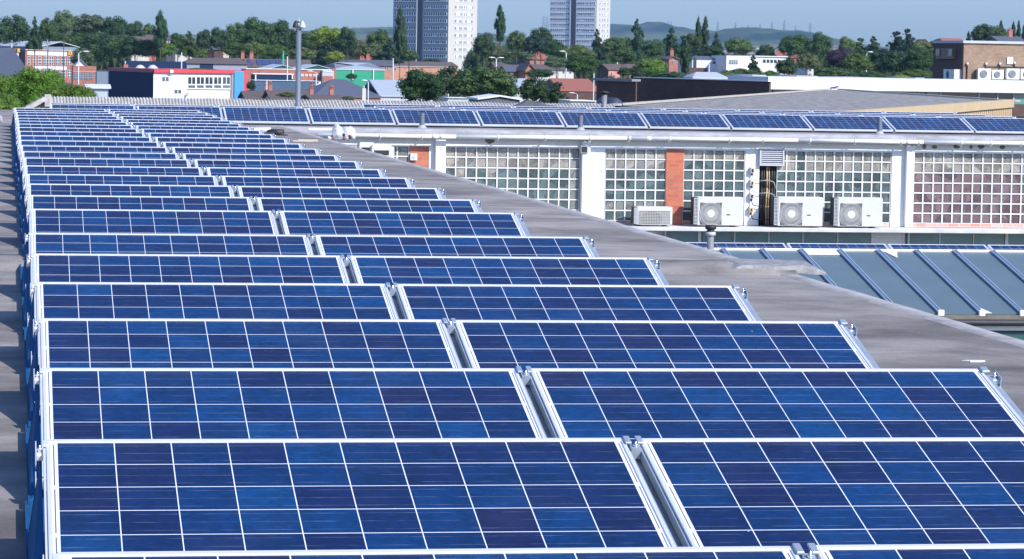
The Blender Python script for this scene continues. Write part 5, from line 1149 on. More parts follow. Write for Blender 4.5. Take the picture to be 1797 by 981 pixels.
# ------------------------------------------------------------------ tower blocks
def tower(label, xl, xm, xr, pitch_px, ytop_first, nfl, Y, mg, recess, yfront=None):
    A = at(xm, 0, Y); Lf = at(xl, 0, Y+(23.5 if Y < 1300 else 19)); Rt = at(xr, 0, Y+(9.9 if Y < 1300 else 6.6))
    pm = pitch_px*Y/FPX
    c = (V2(A)+V2(Lf)+V2(Rt))/3
    t = thing('tower_block', label, 'tower block', (c.x, c.y, GZ))
    zt_ = at(xm, ytop_first, Y).z+pm*nfl
    d1, n1, L1 = frame_of(Lf, A); d2, n2, L2 = frame_of(A, Rt)
    # main volume: left face plan Lf-A, right face plan A-Rt
    Fb = V2(Lf)+V2(Rt)-V2(A)
    m = MB(); m.prism([V2(Lf), V2(A), V2(Rt), Fb], GZ, zt_); m.build('wall', mg, t)
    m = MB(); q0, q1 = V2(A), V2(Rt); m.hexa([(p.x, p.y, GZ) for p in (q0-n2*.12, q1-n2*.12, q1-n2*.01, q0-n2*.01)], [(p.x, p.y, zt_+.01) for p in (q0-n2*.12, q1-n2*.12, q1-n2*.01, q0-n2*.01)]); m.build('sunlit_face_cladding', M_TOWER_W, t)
    fbox(t, 'roof_parapet', M_TOWER_W, Lf, A, 0, L1, -.2, .5, zt_+.02, zt_+.9)
    u0, _ = onplane(recess[0], 20, Lf, A); u1, _ = onplane(recess[1], 20, Lf, A)
    fbox(t, 'stair_recess', M_TOWER_D, Lf, A, u0, u1, -.25, .02, GZ, zt_-.1)
    fbox(t, 'recess_edge', M_GREYPAINT, Lf, A, u0-.35, u0, -.5, .02, GZ, zt_-.1)
    z0 = at(xm, ytop_first, Y).z
    for k in range(-9, nfl):
        z = z0+k*pm
        if z < -2 or z > at(xm, -25, Y).z: continue
        for (ua, ub, nx) in ((.6, u0-.8, 9), (u1+.7, L1-.7, 10)):
            if ub-ua < 2: continue
            o = fbox(t, 'window_band', M_WHITE, Lf, A, ua, ub, -.10, .02, z-.75, z+.62)
            d, n, _ = frame_of(Lf, A); m = MB(); P = lambda u, kk, zz: tuple(V2(Lf)+d*u+n*kk+Vector((0, 0, zz)))
            for i in range(nx):
                a = ua+(ub-ua)*(i+.18)/nx; b_ = ua+(ub-ua)*(i+.80)/nx; lo = z-.45 if rnd.random() < .8 else z-.1
                m.hexa([P(a, -.13, lo), P(b_, -.13, lo), P(b_, -.09, lo), P(a, -.09, lo)], [P(a, -.13, z+.55), P(b_, -.13, z+.55), P(b_, -.09, z+.55), P(a, -.09, z+.55)])
            m.build('panes', M_GLASS_M if rnd.random() < .5 else M_GLASS_D, o)
        d, n, _ = frame_of(A, Rt)
        o = fbox(t, 'window_band', mat('cream_window_band', (.60, .59, .56), .6), A, Rt, L2*.20, L2*.84, -.22, -.12, z-.75, z+.62)
        m = MB(); P = lambda u, kk, zz: tuple(V2(A)+d*u+n*kk+Vector((0, 0, zz)))
        for f in (.215, .245, .37, .41, .45, .53, .57, .61, .78, .81):
            if rnd.random() < .85:
                a, b_ = L2*f, L2*(f+.022); m.hexa([P(a, -.25, z-.5), P(b_, -.25, z-.5), P(b_, -.21, z-.5), P(a, -.21, z-.5)], [P(a, -.25, z+.5), P(b_, -.25, z+.5), P(b_, -.21, z+.5), P(a, -.21, z+.5)])
        m.build('panes', M_GLASS_M, o)
    return t
tower('grey and cream tower block right of the tall poplar, the nearer left one', 690.5, 787, 837.5, 12.45, 12, 6, 1150, M_TOWER_G, (733, 742))
tower('paler grey tower block in front of the blue hills, the farther right one', 965.5, 1047, 1071, 9.6, 6, 8, 1500, M_TOWER_G2, (1002, 1011))

# ------------------------------------------------------------------ lamps and masts in the town
def lamp_post(px, yt, yb, Y, label, arm=0, twin=False, r_=.07, name='street_lamp'):
    b0 = at(px, yb, Y); t0 = at(px, yt, Y); t = thing(name, label, 'street lamp' if name == 'street_lamp' else 'mast', (b0.x, Y, GZ), group='street lamps' if name == 'street_lamp' else None)
    k = Y/400
    m = MB(); m.tube((b0.x, Y, GZ), (b0.x, Y, t0.z), r_*1.4*k, r_*k, 8); m.build('pole', M_GREYPAINT, t)
    for s in ((-1, 1) if twin else (1 if arm >= 0 else -1,)):
        if arm == 0 and not twin: break
        L = abs(arm)*Y/FPX if arm else 1
        m = MB(); m.path([(b0.x, Y, t0.z-.02), (b0.x+s*L*.5, Y, t0.z+.18*k), (b0.x+s*L, Y, t0.z+.2*k)], .035*k, 6); m.build('arm', M_GREYPAINT, t)
        m = MB(); m.lathe((0, 0, 0), [(0, .10*k), (.20*k, .07*k), (.26*k, 0), (0, -.04*k)], 10); m.v = [(b0.x+s*(L+.25*k)+x*1.7, Y+y, t0.z+.2*k+z) for x, y, z in m.v]; m.build('lantern', M_WHITE, t)
lamp_post(137.5, 93, 170, 300, 'grey street lamp with a right-hand arm beside the sign works', 9)
lamp_post(20.5, 58, 84, 760, 'tall floodlight mast far left above the slate roof', 4, twin=True)
lamp_post(83.5, 55, 88, 790, 'tall slender mast above the sign works', 3, twin=True)
lamp_post(318.5, 92, 123, 430, 'thin street lamp rising behind the red roof trim', 0)
lamp_post(504, 99, 145, 440, 'pale post with a green top left of the tall grey post', 0)
lamp_post(468, 141, 170, 330, 'thin grey pole in front of the blue-grey shed', 0)
lamp_post(555, 128, 150, 400, 'dark thin lamp with a short left arm by the orange brick workshop', -8)
lamp_post(646, 144, 175, 320, 'grey street lamp in front of the slate hipped roof', -4)
lamp_post(786.5, 119, 168, 300, 'pale lamp pole in front of the two dark trees', 0)
lamp_post(870, 104, 165, 420, 'grey street lamp with twin lanterns right of the big dark tree', 5, twin=True)
lamp_post(689.5, 102, 140, 560, 'thin mast at the left end of the long brick block', 0)
lamp_post(1041.5, 129, 168, 300, 'pale lamp pole in front of the red pitched shed roof', 0)
lamp_post(1013, 166, 178, 250, 'short street lamp below the red shed roof', -7)
lamp_post(1244, 112, 140, 320, 'flagpole-like thin pole in front of the white sloping building', 0)
lamp_post(993, 93, 130, 560, 'street lamp with a bright lantern right of the hipped red roof', -4)
lamp_post(1083, 97, 130, 540, 'street lamp with a bright lantern above the salmon brick house', -3)
lamp_post(1520, 94, 135, 420, 'street lamp with a bright lantern among the dark trees on the right', 3)
p = at(497, 92, 520); t = thing('flue', 'bright green tall flue above the left dark green gable', 'flue', (p.x, 520, GZ)); m = MB(); m.tube((p.x, 520, GZ), (p.x, 520, p.z), .16, n=10); m.build('stack', M_GREENCLAD, t); m = MB(); m.lathe((p.x, 520, p.z), [(.16, 0), (.24, .02), (.24, .15), (0, .25)], 10); m.build('cowl', M_GREENCLAD, t)

# pylons on the hills
def pylon(px, yt, yb, Y, label):
    b0, t0 = at(px, yb, Y), at(px, yt, Y); h = t0.z-b0.z; w0 = h*.10; m = MB(); r_ = .4
    t = thing('pylon', label, 'pylon', (b0.x, Y, b0.z), group='electricity pylons')
    for sx in (-1, 1):
        for sy in (-1, 1): m.tube((b0.x+sx*w0, Y+sy*w0, b0.z), (b0.x+sx*w0*.15, Y+sy*w0*.15, t0.z), r_, r_*.6, 4)
    for k in range(8):
        f, g = k/8, (k+1)/8; a, c = w0*(1-.85*f), w0*(1-.85*g); m.tube((b0.x-a, Y-a, b0.z+h*f), (b0.x+c, Y-c, b0.z+h*g), r_*.5, n=4); m.tube((b0.x+a, Y-a, b0.z+h*f), (b0.x-c, Y-c, b0.z+h*g), r_*.5, n=4)
    m.build('lattice', M_GREYPOLE, t); m = MB()
    for f, L in ((.55, .22), (.72, .28), (.88, .18)): m.tube((b0.x-h*L, Y, b0.z+h*f), (b0.x+h*L, Y, b0.z+h*f), r_*.6, n=4)
    m.build('cross_arms', M_GREYPOLE, t)
for px, yt, yb, Y, nm in ((1259.5, 37, 54, 6600, 'tallest pylon in the saddle between the two hills'), (1290.5, 38, 51, 6500, 'first pylon on the nearer hill, left end'), (1313, 43, 50, 6900, 'smallest faint pylon on the nearer hill'), (1334, 41, 50, 6900, 'pylon over the middle of the nearer hill'), (1354.5, 38, 52, 6500, 'pylon right of the middle of the nearer hill'), (1376, 35, 54, 6300, 'tallest pylon on the right slope of the nearer hill'), (1396, 44, 56, 6500, 'last pylon at the right foot of the nearer hill'), (1421.5, 40, 62, 6500, 'lone pylon above the broad green trees'), (1173, 37, 48, 7600, 'left one of two faint pylons on the far hill'), (1177.5, 37, 48, 7700, 'right one of two faint pylons on the far hill'), (954, 28, 52, 7000, 'left one of two faint masts beside the right tower'), (960, 28, 52, 7050, 'right one of two faint masts beside the right tower')):
    pylon(px, yt, yb, Y, nm)

# ------------------------------------------------------------------ trees
def leaf_mat():
    m = bpy.data.materials.new('foliage'); m.use_nodes = True; n = m.node_tree; b = n.nodes['Principled BSDF']
    tc = n.nodes.new('ShaderNodeTexCoord'); oi = n.nodes.new('ShaderNodeObjectInfo')
    ad = n.nodes.new('ShaderNodeVectorMath'); ad.operation = 'ADD'; n.links.new(tc.outputs['Object'], ad.inputs[0]); cb = n.nodes.new('ShaderNodeCombineXYZ'); n.links.new(math_node(n, 'MULTIPLY', oi.outputs['Random'], 31), cb.inputs[0]); n.links.new(cb.outputs[0], ad.inputs[1])
    nz = n.nodes.new('ShaderNodeTexNoise'); nz.inputs['Scale'].default_value = 9; nz.inputs['Detail'].default_value = 6; n.links.new(ad.outputs[0], nz.inputs[0])
    cr = n.nodes.new('ShaderNodeValToRGB'); e = cr.color_ramp.elements; e[0].position = .32; e[0].color = (.45, .5, .5, 1); e[1].position = .70; e[1].color = (1.45, 1.4, 1.2, 1); n.links.new(nz.outputs[0], cr.inputs[0])
    n.links.new(mixc(n, 1.0, cr.outputs[0], oi.outputs['Color'], 'MULTIPLY'), b.inputs['Base Color'])
    b.inputs['Roughness'].default_value = .6; b.inputs['Specular IOR Level'].default_value = .25
    tr = n.nodes.new('ShaderNodeBsdfTranslucent'); n.links.new(mixc(n, 1.0, oi.outputs['Color'], (1.6, 1.8, .8, 1), 'MULTIPLY'), tr.inputs[0])
    ms = n.nodes.new('ShaderNodeMixShader'); ms.inputs[0].default_value = .18; out = n.nodes['Material Output']
    n.links.new(b.outputs[0], ms.inputs[1]); n.links.new(tr.outputs[0], ms.inputs[2]); n.links.new(ms.outputs[0], out.inputs[0])
    return m
M_LEAF = leaf_mat(); M_BARK = mat('bark', (.10, .075, .055), .9, 0, .3, 5)
def crown_mesh(name, kind, seed, nleaf, ls):
    """crown in a unit box: x, y in -.5..+.5, z 0..1; lobes of leaves round dim clumps"""
    rr = random.Random(seed); m = MB(); lobes = []
    if kind == 'round':
        for i in range(30):
            a = rr.uniform(0, 2*PI); el = rr.uniform(-.55, 1); rad = .30*math.sqrt(max(.05, 1-el*el*.75))*rr.uniform(.55, 1.2)
            lobes.append((rad*math.cos(a), rad*math.sin(a), .50+.33*el*rr.uniform(.8, 1.1), rr.uniform(.10, .19)))
        lobes.append((0, 0, .45, .30))
    elif kind == 'wide':
        for i in range(36):
            a = rr.uniform(0, 2*PI); rad = .40*math.sqrt(rr.random()); lobes.append((rad*math.cos(a), rad*math.sin(a), .30+.5*rr.random()*(1-rad*1.3), rr.uniform(.08, .16)))
        lobes.append((0, 0, .38, .26)); lobes.append((.2, 0, .32, .2)); lobes.append((-.2, 0, .32, .2))
    elif kind == 'poplar':
        for i in range(40):
            h = rr.random(); wd = .30*math.sin(PI*min(1, .12+h*.88))**.6*(1-h*.25); a = rr.uniform(0, 2*PI); lobes.append((wd*math.cos(a)*rr.random()**.4, wd*math.sin(a), .04+.9*h, rr.uniform(.05, .09)+.10*wd))
        for h in range(9): lobes.append((0, 0, .1+h*.09, .20*(1-h*.07)))
    elif kind == 'cone':
        for i in range(60):
            h = rr.random()**1.25; wd = .44*(1-h)**.85+.015; a = rr.uniform(0, 2*PI); lobes.append((wd*math.cos(a)*rr.uniform(.5, 1), wd*math.sin(a), .03+.92*h, .035+.09*(1-h)))
        for h in range(9): lobes.append((0, 0, .06+h*.095, .26*(1-h/9.5)))
    elif kind == 'ragged':
        for i in range(34):
            h = rr.random(); wd = .40*(1-h)**.6+.04; a = rr.uniform(0, 2*PI); lobes.append((wd*math.cos(a)*rr.uniform(.3, 1.1), wd*math.sin(a), .04+.9*h, rr.uniform(.04, .12)*(1.15-h*.7)))
        for h in range(7): lobes.append((0, 0, .1+h*.12, .20*(1-h/8)))
    flat_ = {'poplar': 1.6, 'cone': .8, 'ragged': .8}.get(kind, 1)
    for (x, y, z, r_) in lobes:            # dim core clumps: rough low-poly lumps
        bm = bmesh.new(); bmesh.ops.create_icosphere(bm, subdivisions=2, radius=1)
        for v in bm.verts:
            k = .68+.40*noise.noise(v.co*2.2+Vector((seed, x*9, z*9))); v.co = Vector((x+v.co.x*r_*k, y+v.co.y*r_*k, max(.005, z+v.co.z*r_*k*(flat_ if kind == 'poplar' else 1)*.9)))
        bm.verts.index_update(); m.add([v.co for v in bm.verts], [[v.index for v in f.verts] for f in bm.faces]); bm.free()
    tot = sum(l[3]**2 for l in lobes)
    for (x, y, z, r_) in lobes:
        for i in range(max(6, int(nleaf*r_*r_/tot))):
            d = Vector((rr.gauss(0, 1), rr.gauss(0, 1), rr.gauss(0, 1)+.35)).normalized(); k = rr.uniform(.80, 1.16)
            if rr.random() < .07: k *= 1.18
            c = Vector((x, y, z))+Vector((d.x*r_, d.y*r_, d.z*r_*(flat_ if kind == 'poplar' else 1)*.9))*k
            if c.z < 0: continue
            nn_ = (d+Vector((rr.uniform(-.7, .7), rr.uniform(-.7, .7), rr.uniform(-.5, .7)))).normalized(); a = nn_.orthogonal().normalized(); b_ = nn_.cross(a); th = rr.uniform(0, PI); a, b_ = a*math.cos(th)+b_*math.sin(th), b_*math.cos(th)-a*math.sin(th)
            s = ls*rr.uniform(.6, 1.3); o = len(m.v)
            m.v += [tuple(c-a*s), tuple(c-b_*s*.6), tuple(c+a*s), tuple(c+b_*s*.6)]; m.f.append((o, o+1, o+2, o+3)); m.mi.append(0); m.sm.append(False)
    me = bpy.data.meshes.new(name); me.from_pydata(m.v, [], m.f); me.materials.append(M_LEAF); me.update(); return me
CROWN = {}
for kd, nvar, nl, ls in (('round', 4, 5200, .024), ('wide', 3, 5200, .022), ('poplar', 2, 4800, .022), ('cone', 2, 4800, .020), ('ragged', 2, 4200, .024)):
    CROWN[kd] = [crown_mesh(kd+'_crown', kd, 11*i+len(kd), nl, ls) for i in range(nvar)]
NEAR = [crown_mesh('leafy_crown', 'round', 71, 16000, .015), crown_mesh('leafy_crown', 'wide', 72, 16000, .014)]
def trunk_mesh():
    m = MB(); m.tube((0, 0, 0), (0, 0, .5), .035, .025, 8); m.tube((0, 0, .5), (.03, 0, 1.0), .025, .012, 8)
    for a in (0, 2.1, 4.2): m.tube((0, 0, .55), (.16*math.cos(a), .16*math.sin(a), .95), .014, .006, 6)
    me = bpy.data.meshes.new('trunk'); me.from_pydata(m.v, [], m.f); me.materials.append(M_BARK); return me
TRUNK = trunk_mesh()
GREENS = {'dark': (.040, .082, .036), 'mid': (.060, .110, .038), 'light': (.095, .148, .050), 'lime': (.20, .29, .045), 'grey': (.10, .135, .075), 'blue': (.026, .055, .038), 'purple': (.045, .036, .055), 'bright': (.095, .185, .036), 'leafy': (.095, .185, .028)}
def tree(px, yt, wpx, yb, Y, kind, col, label, seed=None, near=None):
    if yb <= 113 and 440 <= Y < 640: Y = 640+(Y-440)*.25
    elif 190 < Y < 250 and yb > 160: yb += 16
    if Y >= 590 and yb < 104: yb += 5 if kind == 'poplar' else 9
    wpx *= 1.0 if kind in ('poplar', 'cone') else 1.12; wd = wpx*Y/FPX; top = at(px, yt, Y); bot = at(px, yb, Y); zb = max(GZ+.8, bot.z); h = top.z-zb
    if kind in ('poplar', 'cone', 'ragged'): wd *= 1.25
    t = thing('tree', label, 'tree', (top.x, Y, GZ), group='trees in the town')
    rs = random.Random(int(px*7+Y)); me = near or CROWN[kind][rs.randrange(len(CROWN[kind]))]
    c = bpy.data.objects.new('crown', me); COL.objects.link(c); c.parent = t; c.location = (0, 0, zb-GZ); c.scale = (wd*1.05, min(wd, h*1.1), h); c.rotation_euler = (0, 0, 0 if rs.random() < .5 else PI)
    g_ = GREENS[col]; k = rs.uniform(.86, 1.16); c.color = (g_[0]*k*rs.uniform(.9, 1.15), g_[1]*k, g_[2]*k*rs.uniform(.85, 1.15), 1)
    k2 = bpy.data.objects.new('trunk', TRUNK); COL.objects.link(k2); k2.parent = t; hh = zb-GZ+h*.45; k2.scale = (max(2.5, wd*.55),)*2+(hh,)
    return t
L_ = 'left edge of the photo'
TREES = [
 # skyline, far left
 (-12, 32, 50, 84, 640, 'round', 'dark', 'dark green tree cut by the left edge of the photo'),
 (26, 22, 56, 80, 650, 'round', 'dark', 'broad dark green tree on the skyline at the far left'),
 (61, 27, 26, 78, 640, 'cone', 'dark', 'small pointed dark conifer beside the far-left broad tree'),
 (84, 28, 34, 76, 645, 'round', 'mid', 'mid green round tree left of the tall pale pair on the skyline'),
 (112, 13, 40, 62, 700, 'round', 'grey', 'tall grey-green tree, left one of the pale skyline pair'),
 (152, 14, 66, 58, 705, 'wide', 'grey', 'tall grey-green spreading tree, right one of the pale skyline pair'),
 (202, 24, 48, 66, 690, 'round', 'dark', 'round dark tree standing clear right of the pale skyline pair'),
 (236, 36, 36, 70, 720, 'round', 'dark', 'low rounded dark tree left of the tall oval one'),
 (262, 39, 26, 66, 725, 'round', 'light', 'small light green tree just left of the tall oval one'),
 (282, 20, 33, 76, 640, 'poplar', 'dark', 'tall dense oval tree standing alone on the left skyline'),
 (332, 53, 36, 88, 650, 'cone', 'mid', 'low pointed tree right of the tall oval one'),
 (312, 57, 30, 84, 660, 'round', 'mid', 'small hazy tree right of the tall oval tree foot'),
 (358, 49, 30, 84, 640, 'round', 'dark', 'rounded dark tree, left one of two in the skyline dip'),
 (385, 47, 36, 86, 640, 'round', 'dark', 'rounded dark tree, right one of two in the skyline dip'),
 (416, 36, 44, 90, 600, 'round', 'mid', 'leafy tree at the left end of the higher skyline group'),
 (452, 29, 58, 92, 600, 'round', 'mid', 'largest mid green tree of the group left of the lamp post'),
 (489, 31, 52, 90, 605, 'round', 'dark', 'ragged dark tree immediately left of the lamp post top'),
 (512, 48, 44, 96, 600, 'round', 'dark', 'dark tree behind the lamp post shaft'),
 (552, 50, 62, 96, 600, 'round', 'mid', 'mid green tree just right of the lamp post'),
 (575, 38, 66, 76, 660, 'wide', 'lime', 'bright yellow-green tree on the skyline right of the lamp post'),
 (610, 44, 34, 88, 640, 'round', 'dark', 'narrow dark tree between the yellow-green tree and the blue hill gap'),
 (574, 62, 44, 112, 520, 'cone', 'blue', 'very dark conifer behind the small lime tree'),
 (604, 62, 48, 108, 540, 'round', 'blue', 'very dark round tree behind the small lime tree'),
 (589, 88, 36, 113, 500, 'round', 'lime', 'small lime green tree above the warehouse roof'),
 (626, 66, 40, 110, 560, 'round', 'grey', 'grey-green willow left of the small orange brick house'),
 (664, 48, 50, 100, 620, 'round', 'mid', 'mid green tree left of the tall poplar by the grey tower'),
 (655, 70, 46, 110, 560, 'wide', 'grey', 'grey-green tree in front of the small orange brick house'),
 (684, 66, 44, 112, 550, 'cone', 'blue', 'dark tree at the foot of the tall poplar'),
 (703, 17, 31, 108, 560, 'poplar', 'dark', 'tall dark poplar in front of the grey tower'),
 (718, 84, 34, 112, 556, 'round', 'mid', 'low leafy tree right of the tall poplar foot'),
 (757, 100, 30, 113, 900, 'wide', 'dark', 'small tree crown at the base of the grey tower'),
 # left mass
 (30, 56, 70, 96, 840, 'wide', 'dark', 'dark tree mass piece behind the slate roof, leftmost'),
 (78, 52, 64, 92, 840, 'round', 'dark', 'dark tree above the sign works'),
 (118, 50, 62, 100, 840, 'round', 'mid', 'leafy tree above the right end of the sign works'),
 (148, 46, 60, 100, 840, 'round', 'mid', 'leafy tree below the pale skyline pair'),
 (146, 82, 40, 122, 660, 'round', 'grey', 'olive tree right of the sign works wall'),
 (178, 52, 70, 122, 680, 'round', 'dark', 'large dark tree behind the navy side wall, left one'),
 (208, 58, 62, 112, 480, 'round', 'mid', 'large green tree behind the domed skylights, left one'),
 (238, 64, 54, 108, 470, 'round', 'dark', 'dark green tree behind the domed skylights, middle one'),
 (270, 67, 62, 108, 460, 'round', 'mid', 'broad green tree behind the navy shed'),
 (292, 72, 36, 105, 455, 'round', 'bright', 'brighter green tree at the right end of the navy shed'),
 (330, 78, 38, 104, 520, 'round', 'mid', 'small tree beside the pale houses above the navy shed'),
 (350, 84, 40, 108, 500, 'round', 'bright', 'low green tree above the grey workshop'),
 (362, 66, 44, 96, 720, 'round', 'mid', 'mid green tree behind the dark red side wall house'),
 (381, 64, 36, 90, 720, 'round', 'grey', 'grey-green small tree above the dark red side wall house'),
 (418, 72, 58, 104, 480, 'round', 'mid', 'spreading green tree right of the white-walled house'),
 (446, 72, 44, 104, 482, 'round', 'light', 'light green tree behind the terrace with roof panels'),
 (480, 74, 56, 106, 490, 'round', 'mid', 'green tree left of the bright green flue'),
 (530, 78, 54, 108, 520, 'wide', 'light', 'low light green tree right of the lamp post'),
 # middle
 (742, 117, 84, 178, 225, 'round', 'dark', 'big dark tree right of the pale warehouse roof'),
 (795, 112, 80, 172, 240, 'round', 'dark', 'dark tree between the big dark tree and the spreading one'),
 (848, 101, 104, 166, 235, 'wide', 'mid', 'spreading dark green cedar-like tree below the cream tower face'),
 (884, 124, 52, 172, 245, 'round', 'mid', 'leafy tree left of the grey roof behind the cabins'),
 (938, 131, 60, 178, 200, 'round', 'dark', 'dense dark tree behind the corrugated roof ridge, larger of two'),
 (978, 141, 44, 180, 195, 'ragged', 'dark', 'dense dark tree behind the corrugated roof ridge, smaller of two'),
 (878, 11, 27, 68, 640, 'poplar', 'dark', 'tall dark poplar standing between the two towers'),
 (850, 56, 40, 100, 650, 'round', 'dark', 'dark tree right of the cream tower face'),
 (868, 72, 56, 108, 600, 'wide', 'grey', 'grey-green tree below the poplar between the towers'),
 (907, 51, 40, 94, 660, 'round', 'mid', 'mid green tree right of the poplar between the towers'),
 (905, 78, 62, 112, 560, 'wide', 'grey', 'grey-green spreading tree left of the dusty red hipped roof'),
 (950, 45, 46, 86, 680, 'round', 'dark', 'dark tree left of the pale right tower'),
 (940, 58, 50, 96, 640, 'round', 'blue', 'very dark tree above the dusty red hipped roof'),
 (972, 66, 40, 96, 640, 'round', 'dark', 'dark tree at the left foot of the pale right tower'),
 (1010, 71, 76, 112, 560, 'wide', 'light', 'light green lime tree at the foot of the pale right tower'),
 (978, 98, 50, 124, 480, 'round', 'grey', 'grey-green tree right of the dusty red hipped roof'),
 (1020, 92, 60, 138, 440, 'round', 'mid', 'large tree left of the salmon brick house'),
 (946, 116, 50, 140, 400, 'wide', 'dark', 'low dark shrubs in front of the cream-walled house row'),
 (1048, 49, 30, 96, 600, 'cone', 'blue', 'dark conifer overlapping the cream face of the right tower'),
 (1080, 63, 60, 106, 560, 'round', 'mid', 'leafy tree right of the pale right tower'),
 (1098, 62, 44, 96, 570, 'round', 'bright', 'brighter green tree left of the tall spire-shaped one'),
 (1119, 31, 34, 104, 500, 'ragged', 'dark', 'tall dark spire-shaped tree against the blue hill'),
 (1094, 84, 50, 116, 470, 'round', 'mid', 'round tree above the salmon brick house'),
 (1148, 66, 46, 108, 520, 'round', 'mid', 'round green tree right of the tall spire-shaped one'),
 (1179, 47, 44, 92, 560, 'cone', 'dark', 'broad dark conifer against the hill, left of the twin poplars'),
 (1200, 60, 30, 92, 600, 'ragged', 'dark', 'small dark fir between the broad conifer and the twin poplars'),
 (1145, 99, 62, 140, 380, 'round', 'bright', 'bright green tree right of the salmon brick house'),
 (1120, 108, 40, 142, 370, 'ragged', 'dark', 'dark tree in front of the bright green one'),
 (1096, 116, 24, 138, 400, 'round', 'dark', 'small tree in front of the salmon brick house'),
 (1204, 72, 28, 128, 460, 'poplar', 'dark', 'dark upright tree right of the tall narrow brick house'),
 (1170, 120, 60, 142, 340, 'wide', 'dark', 'low shrubbery below the tall narrow brick house'),
 (1226, 31, 18, 88, 600, 'poplar', 'dark', 'twin poplar on the skyline, left one'),
 (1238, 31, 20, 88, 605, 'poplar', 'dark', 'twin poplar on the skyline, right one'),
 (1216, 56, 34, 96, 590, 'round', 'mid', 'green tree at the foot of the twin poplars'),
 (1240, 72, 50, 104, 560, 'wide', 'dark', 'dark hedge-like tree above the white sloping building'),
 (1257, 56, 30, 98, 570, 'cone', 'dark', 'pointed dark tree right of the twin poplars'),
 (1296, 63, 56, 104, 540, 'round', 'light', 'round light green tree above the bright white building'),
 (1322, 95, 30, 136, 380, 'cone', 'dark', 'dark pyramid tree in front of the white modern buildings'),
 (1345, 75, 34, 102, 560, 'round', 'dark', 'dark round tree above the long dark window band'),
 (1300, 116, 60, 140, 340, 'wide', 'mid', 'row of shrubs left of the dark pyramid tree'),
 (1278, 124, 44, 142, 320, 'wide', 'bright', 'bright shrub below the gridded window'),
 (1352, 120, 34, 141, 330, 'wide', 'bright', 'yellow-green shrub right of the dark pyramid tree'),
 (1380, 100, 44, 138, 380, 'round', 'dark', 'dark tree right of the white modern buildings'),
 (1404, 52, 66, 100, 540, 'wide', 'mid', 'broad green tree on the skyline right of the pylons'),
 (1442, 55, 40, 102, 530, 'round', 'mid', 'round green tree at the right end of the broad skyline one'),
 (1385, 60, 40, 98, 560, 'round', 'mid', 'leafy tree at the left end of the broad skyline one'),
 (1418, 90, 46, 132, 400, 'round', 'grey', 'olive tree above the cream cottage'),
 (1462, 112, 60, 141, 330, 'wide', 'mid', 'low round shrubs right of the cream cottage'),
 (1476, 82, 56, 128, 420, 'round', 'purple', 'dark purple-leaved tree on the right'),
 (1504, 90, 58, 134, 410, 'round', 'light', 'light olive tree overlapping the dark purple one'),
 (1486, 63, 32, 96, 560, 'round', 'light', 'light green tree behind the dark purple one'),
 (1510, 64, 34, 98, 570, 'ragged', 'mid', 'ragged green tree behind the light olive one'),
 (1533, 62, 40, 104, 560, 'cone', 'dark', 'pointed green tree left of the leaning dark pines'),
 (1545, 82, 50, 134, 430, 'round', 'blue', 'nearly black tree below the leaning dark pines'),
 (1574, 52, 40, 94, 480, 'ragged', 'blue', 'leaning dark pine, left one of two'),
 (1593, 47, 30, 92, 480, 'ragged', 'blue', 'leaning dark pine, right one of two'),
 (1572, 84, 60, 138, 420, 'round', 'dark', 'large dark tree in front of the leaning pines'),
 (1612, 80, 56, 134, 410, 'round', 'dark', 'dark round tree left of the buff brick building'),
 (1618, 66, 60, 92, 700, 'wide', 'light', 'pale green trees behind the red house gable'),
 (1645, 64, 34, 84, 700, 'wide', 'mid', 'low tree behind the left corner of the buff brick building'),
 (1608, 118, 60, 141, 300, 'wide', 'mid', 'row of shrubs left of the buff brick building'),
 (1583, 129, 30, 142, 290, 'wide', 'lime', 'lime green shrub behind the white roof band'),
 (1530, 122, 60, 142, 320, 'wide', 'dark', 'dark shrubbery behind the white roof band'),
 (1700, 55, 10, 74, 620, 'poplar', 'dark', 'tiny dark poplar behind the buff brick building'),
 (1727, 39, 52, 80, 560, 'round', 'dark', 'large round tree behind the buff brick building, left half of the clump'),
 (1751, 41, 40, 80, 565, 'round', 'mid', 'large round tree behind the buff brick building, right half of the clump'),
 (1757, 37, 14, 70, 600, 'poplar', 'dark', 'thin poplar rising from the round clump'),
 (1779, 38, 12, 72, 600, 'poplar', 'dark', 'leftmost of three slim poplars at the right edge'),
 (1788, 37, 11, 72, 602, 'poplar', 'dark', 'middle one of three slim poplars at the right edge'),
 (1799, 38, 14, 72, 600, 'poplar', 'dark', 'rightmost of three slim poplars at the right edge'),
]
for a in TREES: tree(*a)
# bright trees close behind the left parapet
tree(18, 121, 110, 215, 118, 'round', 'leafy', 'bright leafy tree below the slate roof, leftmost of three', near=NEAR[0])
tree(68, 110, 100, 215, 116, 'round', 'leafy', 'bright leafy tree in front of the sign works, middle of three', near=NEAR[0])
tree(120, 126, 92, 210, 114, 'wide', 'leafy', 'bright leafy tree right of the sign works, rightmost of three', near=NEAR[1])
tree(-14, 136, 100, 230, 112, 'wide', 'leafy', 'bright leafy shrub at the very left edge above the roof', near=NEAR[1])
for px, yt, wd, yb, Y, c, lab in ((345, 118, 30, 124, 415, 'bright', 'weedy green shrub left on the red-trimmed roof'), (366, 119, 30, 125, 415, 'bright', 'weedy green shrub right on the red-trimmed roof'), (441, 138, 16, 160, 400, 'dark', 'dark bush between the red post and the blue-grey shed'), (505, 159, 34, 173, 300, 'grey', 'olive bush left of the lamp post foot'), (617, 126, 18, 141, 470, 'dark', 'dark bush against the green warehouse wall'), (612, 166, 22, 178, 290, 'grey', 'olive bush below the slate hipped roof')):
    tree(px, yt, wd, yb, Y, 'wide', c, lab)
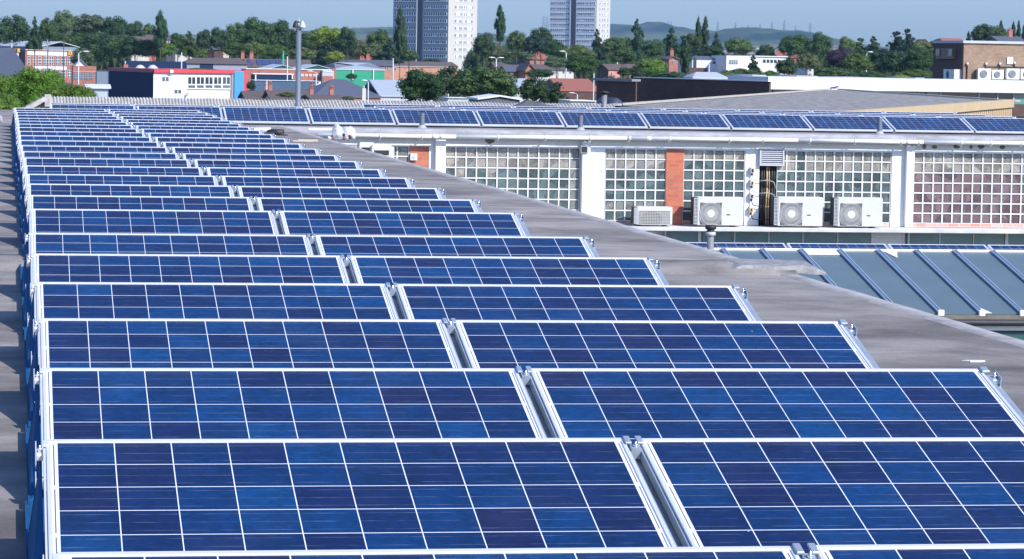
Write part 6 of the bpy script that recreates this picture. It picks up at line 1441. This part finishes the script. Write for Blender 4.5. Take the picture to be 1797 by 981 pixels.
# woodland filling behind the single trees, tops only
def wood(name, Y, top, seed, x0_, x1_, label, col):
    rr = random.Random(seed); m = MB(); n_ = int((x1_-x0_)/7)
    me = CROWN['wide'][seed % 3]; V = [v.co.copy() for v in me.vertices]; F = [tuple(p.vertices) for p in me.polygons]
    for i in range(n_):
        px = x0_+(x1_-x0_)*(i+rr.random())/n_; yt = top(px)+rr.uniform(-4, 6); Yt = Y+rr.uniform(-40, 60); T_ = at(px, yt, Yt); wd = rr.uniform(40, 66)*Yt/FPX; h = T_.z-GZ
        if i % 1 == 0:
            step = 4
            o = len(m.v); sx = rr.choice((-1, 1)); c_, s_ = math.cos(rr.uniform(0, 6)), 0
            m.v += [(T_.x+v.x*wd*sx, Yt+v.y*wd, GZ+v.z*h) for v in V]; m.f += [tuple(k+o for k in f) for f in F]; m.mi += [0]*len(F); m.sm += [False]*len(F)
    o = m.build(name, M_LEAF, loc=(0, Y, GZ)); o.color = (*GREENS[col], 1); tag(o, label, 'woodland', kind='stuff')
def lerp(pts):
    return lambda x: next((a[1]+(b_[1]-a[1])*(x-a[0])/(b_[0]-a[0]) for a, b_ in zip(pts, pts[1:]) if a[0] <= x <= b_[0]), pts[-1][1])
wood('woodland', 920, lerp([(-80, 42), (60, 44), (130, 46), (200, 56), (300, 64), (400, 56), (440, 46), (520, 52), (600, 58), (650, 68), (700, 62)]), 1, -60, 700, 'continuous belt of dark woodland behind the left rooftops', 'mid')
wood('woodland', 820, lerp([(820, 60), (900, 66), (1000, 84), (1060, 84), (1200, 86), (1300, 84), (1360, 88), (1400, 72), (1500, 80), (1700, 76)]), 2, 830, 1680, 'continuous belt of dark woodland behind the right rooftops', 'mid')
wood('woodland', 470, lambda x: 122, 5, 1060, 1650, 'low dark scrub behind the dark wall and white roof band', 'dark')

# ------------------------------------------------------------------ haze and placing everything at the ground's height
for o in list(SC.objects):
    if o.parent is None and o not in (cam, so): o.location.z += H
hz = MB(); hz.box(-9500, 9500, -320, 9600, -1.2, 190)
ho = hz.build('haze', bpy.data.materials.new('haze_air'), loc=(0, 0, -1.2)); ho['kind'] = 'stuff'; ho['label'] = 'thin blue summer haze over the town'; ho['category'] = 'haze'
hm = ho.data.materials[0]; hm.use_nodes = True; n = hm.node_tree; n.nodes.clear()
pv = n.nodes.new('ShaderNodeVolumePrincipled'); pv.inputs['Color'].default_value = (.42, .70, 1, 1); pv.inputs['Density'].default_value = .000065; pv.inputs['Anisotropy'].default_value = .2
mo = n.nodes.new('ShaderNodeOutputMaterial'); n.links.new(pv.outputs[0], mo.inputs['Volume'])
